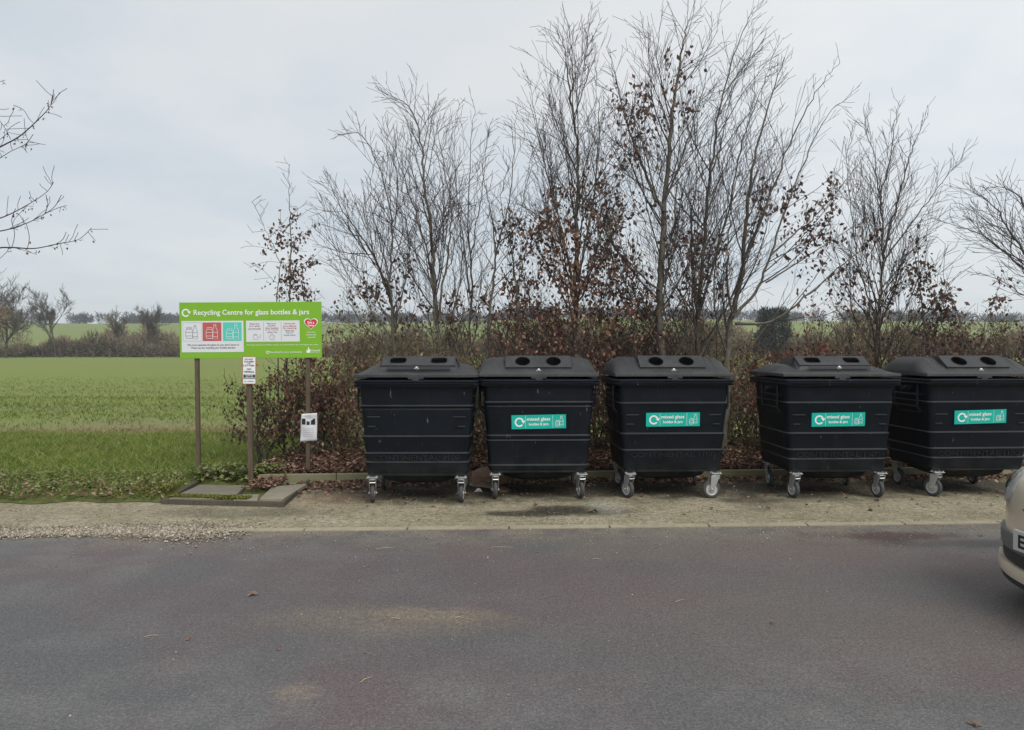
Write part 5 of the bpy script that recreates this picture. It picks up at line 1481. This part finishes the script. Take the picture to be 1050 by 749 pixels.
# ------------------------------------------------------------------ far hedge, trees and woods
def tufts(C, S_, n, mat, name, parent=None, upr=.6, thin=.10, rel=None):
    """masses of fine twig-like faces filling ellipsoids. C (k,3) centres, S_ (k,3) radii"""
    k = len(C); per = n // k; d = rng.normal(0, 1, (k, per, 3)); d /= np.linalg.norm(d, axis=2)[..., None]
    rr = rng.uniform(0, 1, (k, per, 1)) ** .45
    P = (C[:, None] + d * rr * S_[:, None]).reshape(-1, 3); m_ = len(P)
    sc = np.repeat(S_.mean(1), per)
    dr = d.reshape(-1, 3) * .7 + rng.normal(0, .45, (m_, 3)); dr[:, 2] += upr; dr /= np.linalg.norm(dr, axis=1)[:, None]
    b = np.cross(dr, rng.normal(0, 1, (m_, 3))); b /= np.linalg.norm(b, axis=1)[:, None]
    L = (sc * rng.uniform(.25, .6, m_))[:, None]; W = L * thin * rng.uniform(.6, 1.5, (m_, 1))
    V = np.stack([P - b * W, P + b * W, P + dr * L + b * W * .3, P + dr * L - b * W * .3], 1).reshape(-1, 3)
    q = np.arange(m_) * 4; Fc = np.stack([q, q + 1, q + 2, q + 3], 1)
    if rel is not None: V = V - np.array(rel)[None]
    return np_mesh(name, V, Fc, mat, parent)
M_hedge = leafmat('winter_hedge', [(0, (.070, .058, .040)), (.5, (.145, .118, .078)), (.85, (.215, .172, .115)), (1, (.30, .24, .16))], .9, .1)
M_hedgeb = leafmat('brown_winter_scrub', [(0, (.13, .102, .068)), (.5, (.25, .195, .13)), (1, (.36, .28, .19))], .9, .1)
M_conif = leafmat('dark_conifer_needles', [(0, (.026, .034, .032)), (.6, (.050, .062, .056)), (1, (.085, .098, .084))], .8, .1)
M_faru = leafmat('far_wood', [(0, (.030, .028, .026)), (.6, (.055, .050, .044)), (1, (.09, .08, .065))], .9, .1)
M_farbark = plain('far_bark', (.10, .088, .072), .9, 0, 2, .3)
# hedge across the bottom of the field: lengths with their own look
def hedge_run(label, x0, x1, Y, h, mat, n, name='hedge'):
    root = thing(name, label, 'hedge', ((x0 + x1) / 2, Y, field_z(0, Y)), 0, 'hedges across the far side of the field'); C = []; S_ = []
    k = int((x1 - x0) / 1.6)
    for i in range(k):
        x_ = x0 + (x1 - x0) * (i + random.random()) / k; hh = h * random.uniform(.55, 1.1) * (.85 + .25 * math.sin(x_ * .21))
        C.append((x_, Y + random.uniform(-1.5, 1.5), hh * .42)); S_.append((random.uniform(1.2, 2.4), 1.5, hh * .58))
    tufts(np.array(C), np.array(S_), n, mat, 'branches', root, .7, .07, rel=root.location)
hedge_run('dark low hedge across the far edge of the green field', -185, -58, 152, 4.0, M_hedge, 56000)
hedge_run('brown scrubby hedge beyond the field partly hidden by the green sign', -60, -8, 158, 5.6, M_hedgeb, 26000)
hedge_run('far hedge seen through the trees behind the first bins', -8, 42, 150, 6.6, M_hedgeb, 30000)
hedge_run('far hedge seen through the trees behind the last bins', 42, 112, 146, 6.8, M_hedgeb, 32000)
hedge_run('taller brown scrub behind the low dark hedge', -104, -64, 168, 6.4, M_hedgeb, 16000)
def far_tree(label, px, Y, h, wd, seed, dens=1.0, group='bare trees along the far hedge', trunk=.25, leafy=0):
    rnd = random.Random(seed); c = at(px, 360, Y); z0 = field_z(c.x, Y); foot = Vector((c.x, Y, z0)); root = thing('far_tree', label, 'tree', foot, 0, group)
    w = (Wood(), Wood(), [])
    def g(p, d, L, r, lv):
        n = 5; pts = [p]
        for i in range(n):
            d = (d + Vector((rnd.gauss(0, .13), rnd.gauss(0, .13), rnd.gauss(.05, .1))) * (.35 if lv == 0 else 1)).normalized(); pts.append(pts[-1] + d * L / n)
        w[0 if lv == 0 else 1].tube(pts, [max(.022, r * (1 - .75 * i / n)) for i in range(n + 1)], 5 if lv < 2 else 3)
        if lv >= 4: return
        for q in range(int((7, 5, 5, 4)[lv] * dens + .5)):
            t = rnd.uniform(.28 if lv == 0 else .2, 1); i = min(n - 1, int(t * n)); f = t * n - i
            nd = rot_away((pts[i + 1] - pts[i]).normalized(), R(rnd.uniform(22, 58)), rnd); nd.z += .30; nd.normalize()
            g(pts[i].lerp(pts[i + 1], f), nd, L * rnd.uniform(.42, .66), max(.022, r * .45), lv + 1)
    g(foot, Vector((rnd.gauss(0, .05), 0, 1)), h * .62, trunk, 0)
    for k, nm in ((0, 'trunk'), (1, 'crown')):
        o = w[k].mesh(nm, M_farbark, root); o.data.transform(Matrix.Translation(-foot))
    if leafy:
        C = np.array([(foot.x + rnd.gauss(0, wd * .22), Y + rnd.gauss(0, 1.5), z0 + h * rnd.uniform(.12, .68)) for _ in range(14)]); tufts(C, np.full((14, 3), wd * .2), leafy, M_hedgeb, 'ivy', root, .5, .05, rel=foot)
    return root
far_tree('big dark ivy-clad tree at the far left end of the hedge', 6, 140, 12.6, 8, 201, 1.25, leafy=3000)
far_tree('dense dark tree at the very edge of the photo beyond the field', -14, 136, 14, 9, 207, 1.25, leafy=3000)
far_tree('pale bare tree with a branching trunk standing in the far hedge', 57, 150, 13.2, 8, 202, 1.15)
far_tree('small ivy-covered bare tree in the far hedge, nearer the green sign', 119, 154, 10.5, 5, 203, 1.0, leafy=1800)
far_tree('broad bare tree in the hedge just beside the green sign', 153, 156, 10.6, 8, 204, 1.2)
far_tree('pale bare far tree glimpsed behind the green sign', 222, 160, 10, 7, 205, 1.0)
far_tree('small bare far tree seen between the trunks above the third bin', 700, 165, 10, 8, 206, 1.0)
# dark rounded conifer beyond the russet bush
c = at(793, 330, 95); foot = Vector((c.x, 95, field_z(0, 95))); root = thing('conifer', 'dark rounded evergreen in the distance above the russet bush', 'tree', foot)
m = MB(); m.tube([(0, 0, 0), (.05, 0, 2), (0, 0, 5.5)], [.28, .22, .05], 8); m.build('trunk', M_farbark, root, smooth=True)
C = []; S_ = []
for i in range(46):
    a = random.uniform(0, 6.28); z_ = random.uniform(.8, 6.1); rr = 1.8 * math.sqrt(max(.05, 1 - ((z_ - 3.0) / 4.0) ** 2)) * random.uniform(.5, 1)
    C.append((foot.x + rr * math.cos(a), 95 + rr * math.sin(a), foot.z + z_)); S_.append((.75, .75, .7))
tufts(np.array(C), np.array(S_), 16000, M_conif, 'crown', root, .25, .16, rel=foot)
# woods along the ridge
C = []; S_ = []
for i in range(300):
    x_ = random.uniform(-470, 520); Y = random.uniform(520, 566); z0 = field_z(x_, Y); hh = random.uniform(4.5, 8.5) * (1.0 if -360 < x_ < -215 or x_ > -150 else .75)
    if -330 < x_ < -250 and random.random() < .35: continue
    C.append((x_, Y, z0 + hh * .5)); S_.append((random.uniform(4, 8), 5, hh * .52))
tag(tufts(np.array(C), np.array(S_), 66000, M_faru, 'woods', None, .5, .10), kind='stuff')
# post and wire fence at the bottom of the field
fence = thing('wire_fence', 'thin post and wire fence along the far field edge', 'fence', (-72, 141, -.03))
pxs = [-86 + i * 3.1 for i in range(15)]
for x_ in pxs:
    m = MB(); m.box((x_ + 72, 0, .62), (.14, .14, 1.25)); m.build('post', M_post, fence)
m = MB()
for z_ in (.4, .8, 1.15): m.tube([(pxs[0] + 72, 0, z_), (pxs[-1] + 72, 0, z_)], .005, 4)
m.build('wire', M_frame, fence)

# ------------------------------------------------------------------ air
HAZE = 0.0005
if HAZE:
    m = MB(); m.box((0, 300, 17.5), (1500, 760, 39)); hz_ = m.build('haze', [])
    hm = bpy.data.materials.new('pale_haze'); hm.use_nodes = True; nt = hm.node_tree; nt.nodes.clear()
    o_ = nt.nodes.new('ShaderNodeOutputMaterial'); pv = nt.nodes.new('ShaderNodeVolumePrincipled'); pv.inputs['Color'].default_value = (.82, .88, .95, 1); pv.inputs['Density'].default_value = HAZE
    nt.links.new(pv.outputs[0], o_.inputs['Volume']); hz_.data.materials.append(hm); tag(hz_, kind='stuff')

# ------------------------------------------------------------------ overcast daylight
SUN_EL, SUN_AZ = R(46), R(150)       # azimuth clockwise from +Y
wd_ = bpy.data.worlds.new('World'); SC.world = wd_; wd_.use_nodes = True; nt = wd_.node_tree; nt.nodes.clear()
def W(typ, props=None, out=0, **ins):
    nd = nt.nodes.new(typ)
    for k, v in (props or {}).items(): setattr(nd, k, v)
    for k, v in ins.items():
        sk = nd.inputs[int(k[1:]) if k[0] == '_' and k[1:].isdigit() else k.replace('_', ' ')]
        if isinstance(v, bpy.types.NodeSocket): nt.links.new(v, sk)
        else: sk.default_value = v
    return nd.outputs[out]
def wramp(fac, stops):
    nd = nt.nodes.new('ShaderNodeValToRGB'); cr = nd.color_ramp; cr.interpolation = 'B_SPLINE'
    while len(cr.elements) < len(stops): cr.elements.new(.5)
    for e, (p, c) in zip(cr.elements, stops): e.position = p; e.color = (*c, 1) if hasattr(c, '__len__') else (c, c, c, 1)
    nt.links.new(fac, nd.inputs[0]); return nd.outputs[0]
def wmix(f, a, b, mode='MIX'):
    nd = nt.nodes.new('ShaderNodeMix'); nd.data_type = 'RGBA'; nd.blend_type = mode
    for sk, v in ((nd.inputs[0], f), (nd.inputs[6], a), (nd.inputs[7], b)):
        if isinstance(v, bpy.types.NodeSocket): nt.links.new(v, sk)
        elif hasattr(v, '__len__'): sk.default_value = (*v, 1)
        else: sk.default_value = v
    return nd.outputs[2]
sky = nt.nodes.new('ShaderNodeTexSky'); sky.sky_type = 'NISHITA'; sky.sun_disc = False; sky.sun_elevation = SUN_EL; sky.sun_rotation = SUN_AZ; sky.dust_density = 3
dirv = W('ShaderNodeTexCoord', None, 'Generated')
sep = nt.nodes.new('ShaderNodeSeparateXYZ'); nt.links.new(dirv, sep.inputs[0])
# cloud deck: project the view direction on a flat layer overhead so clouds foreshorten towards the horizon
zc = W('ShaderNodeMath', {'operation': 'MAXIMUM'}, 0, _0=sep.outputs[2], _1=.0)
zc = W('ShaderNodeMath', {'operation': 'ADD'}, 0, _0=zc, _1=.16)
deck = W('ShaderNodeVectorMath', {'operation': 'DIVIDE'}, 0, _0=dirv, _1=W('ShaderNodeCombineXYZ', None, 0, X=zc, Y=zc, Z=zc))
n1 = W('ShaderNodeTexNoise', None, 0, Vector=deck, Scale=.75, Detail=5, Roughness=.5, Distortion=.3)
n2 = W('ShaderNodeTexNoise', None, 0, Vector=deck, Scale=2.3, Detail=6, Roughness=.55, Distortion=.2)
ns = W('ShaderNodeMath', {'operation': 'MULTIPLY_ADD'}, 0, _0=n2, _1=.35, _2=W('ShaderNodeMath', {'operation': 'MULTIPLY'}, 0, _0=n1, _1=.65))
cl = wramp(ns, [(.34, (.362, .404, .440)), (.48, (.415, .444, .468)), (.62, (.482, .492, .498))])
grad = wramp(sep.outputs[2], [(0.0, (.98, 1.01, 1.03)), (.05, (.96, .99, 1.02)), (.20, (.99, .99, 1.01)), (.42, (1.0, 1.0, 1.0)), (.55, (3.0, 2.97, 2.92)), (.70, (5.6, 5.5, 5.4)), (1.0, (6.2, 6.1, 5.95))])  # sky above the frame boosted to throw more light on the ground
cl = wmix(1.0, cl, grad, 'MULTIPLY')
# brighter where the sun sits behind the cloud
sd = Vector((math.sin(SUN_AZ) * math.cos(SUN_EL), math.cos(SUN_AZ) * math.cos(SUN_EL), math.sin(SUN_EL)))
dt = W('ShaderNodeVectorMath', {'operation': 'DOT_PRODUCT'}, 'Value', _0=dirv, _1=tuple(sd))
glow = wramp(dt, [(.62, 0.0), (.88, .05), (1.0, .4)])
cl = wmix(1.0, cl, wmix(1.0, glow, (1.0, .97, .93), 'MULTIPLY'), 'ADD')
# unseen sky behind the camera brightened as added fill light; a paler patch high on the right
south = wramp(W('ShaderNodeMath', {'operation': 'MULTIPLY_ADD'}, 0, _0=sep.outputs[1], _1=-.5, _2=.5), [(.50, 1.0), (.75, 1.55), (1.0, 2.1)])
cl = wmix(1.0, cl, south, 'MULTIPLY')
pd = Vector((.62, .72, .42)).normalized()
pale = wramp(W('ShaderNodeVectorMath', {'operation': 'DOT_PRODUCT'}, 'Value', _0=dirv, _1=tuple(pd)), [(.80, 0.0), (.93, .045), (1.0, .09)])
cl = wmix(1.0, cl, wmix(1.0, pale, (1.0, .985, .96), 'MULTIPLY'), 'ADD')
STR = .1
cl = wmix(1.0, cl, (1 / STR, 1 / STR, 1 / STR), 'MULTIPLY')
mx = wmix(.93, sky.outputs[0], cl)
bg = nt.nodes.new('ShaderNodeBackground'); bg.inputs[1].default_value = STR; nt.links.new(mx, bg.inputs[0])
wo = nt.nodes.new('ShaderNodeOutputWorld'); nt.links.new(bg.outputs[0], wo.inputs[0])
sl_ = bpy.data.lights.new('sun', 'SUN'); sl_.energy = 1.3; sl_.angle = R(40); sl_.color = (1, .965, .91)
so = bpy.data.objects.new('sun', sl_); COL.objects.link(so); so.location = (10, 10, 30)
so.rotation_euler = sd.to_track_quat('Z', 'Y').to_euler()
vs_ = SC.view_settings; vs_.view_transform = 'Standard'; vs_.look = 'None'; vs_.exposure = 0.72; vs_.gamma = 1; vs_.use_curve_mapping = False
SC.render.engine = 'CYCLES'
SC.cycles.max_bounces = 6; SC.cycles.diffuse_bounces = 3; SC.cycles.glossy_bounces = 3; SC.cycles.transparent_max_bounces = 8
SC.cycles.use_denoising = True
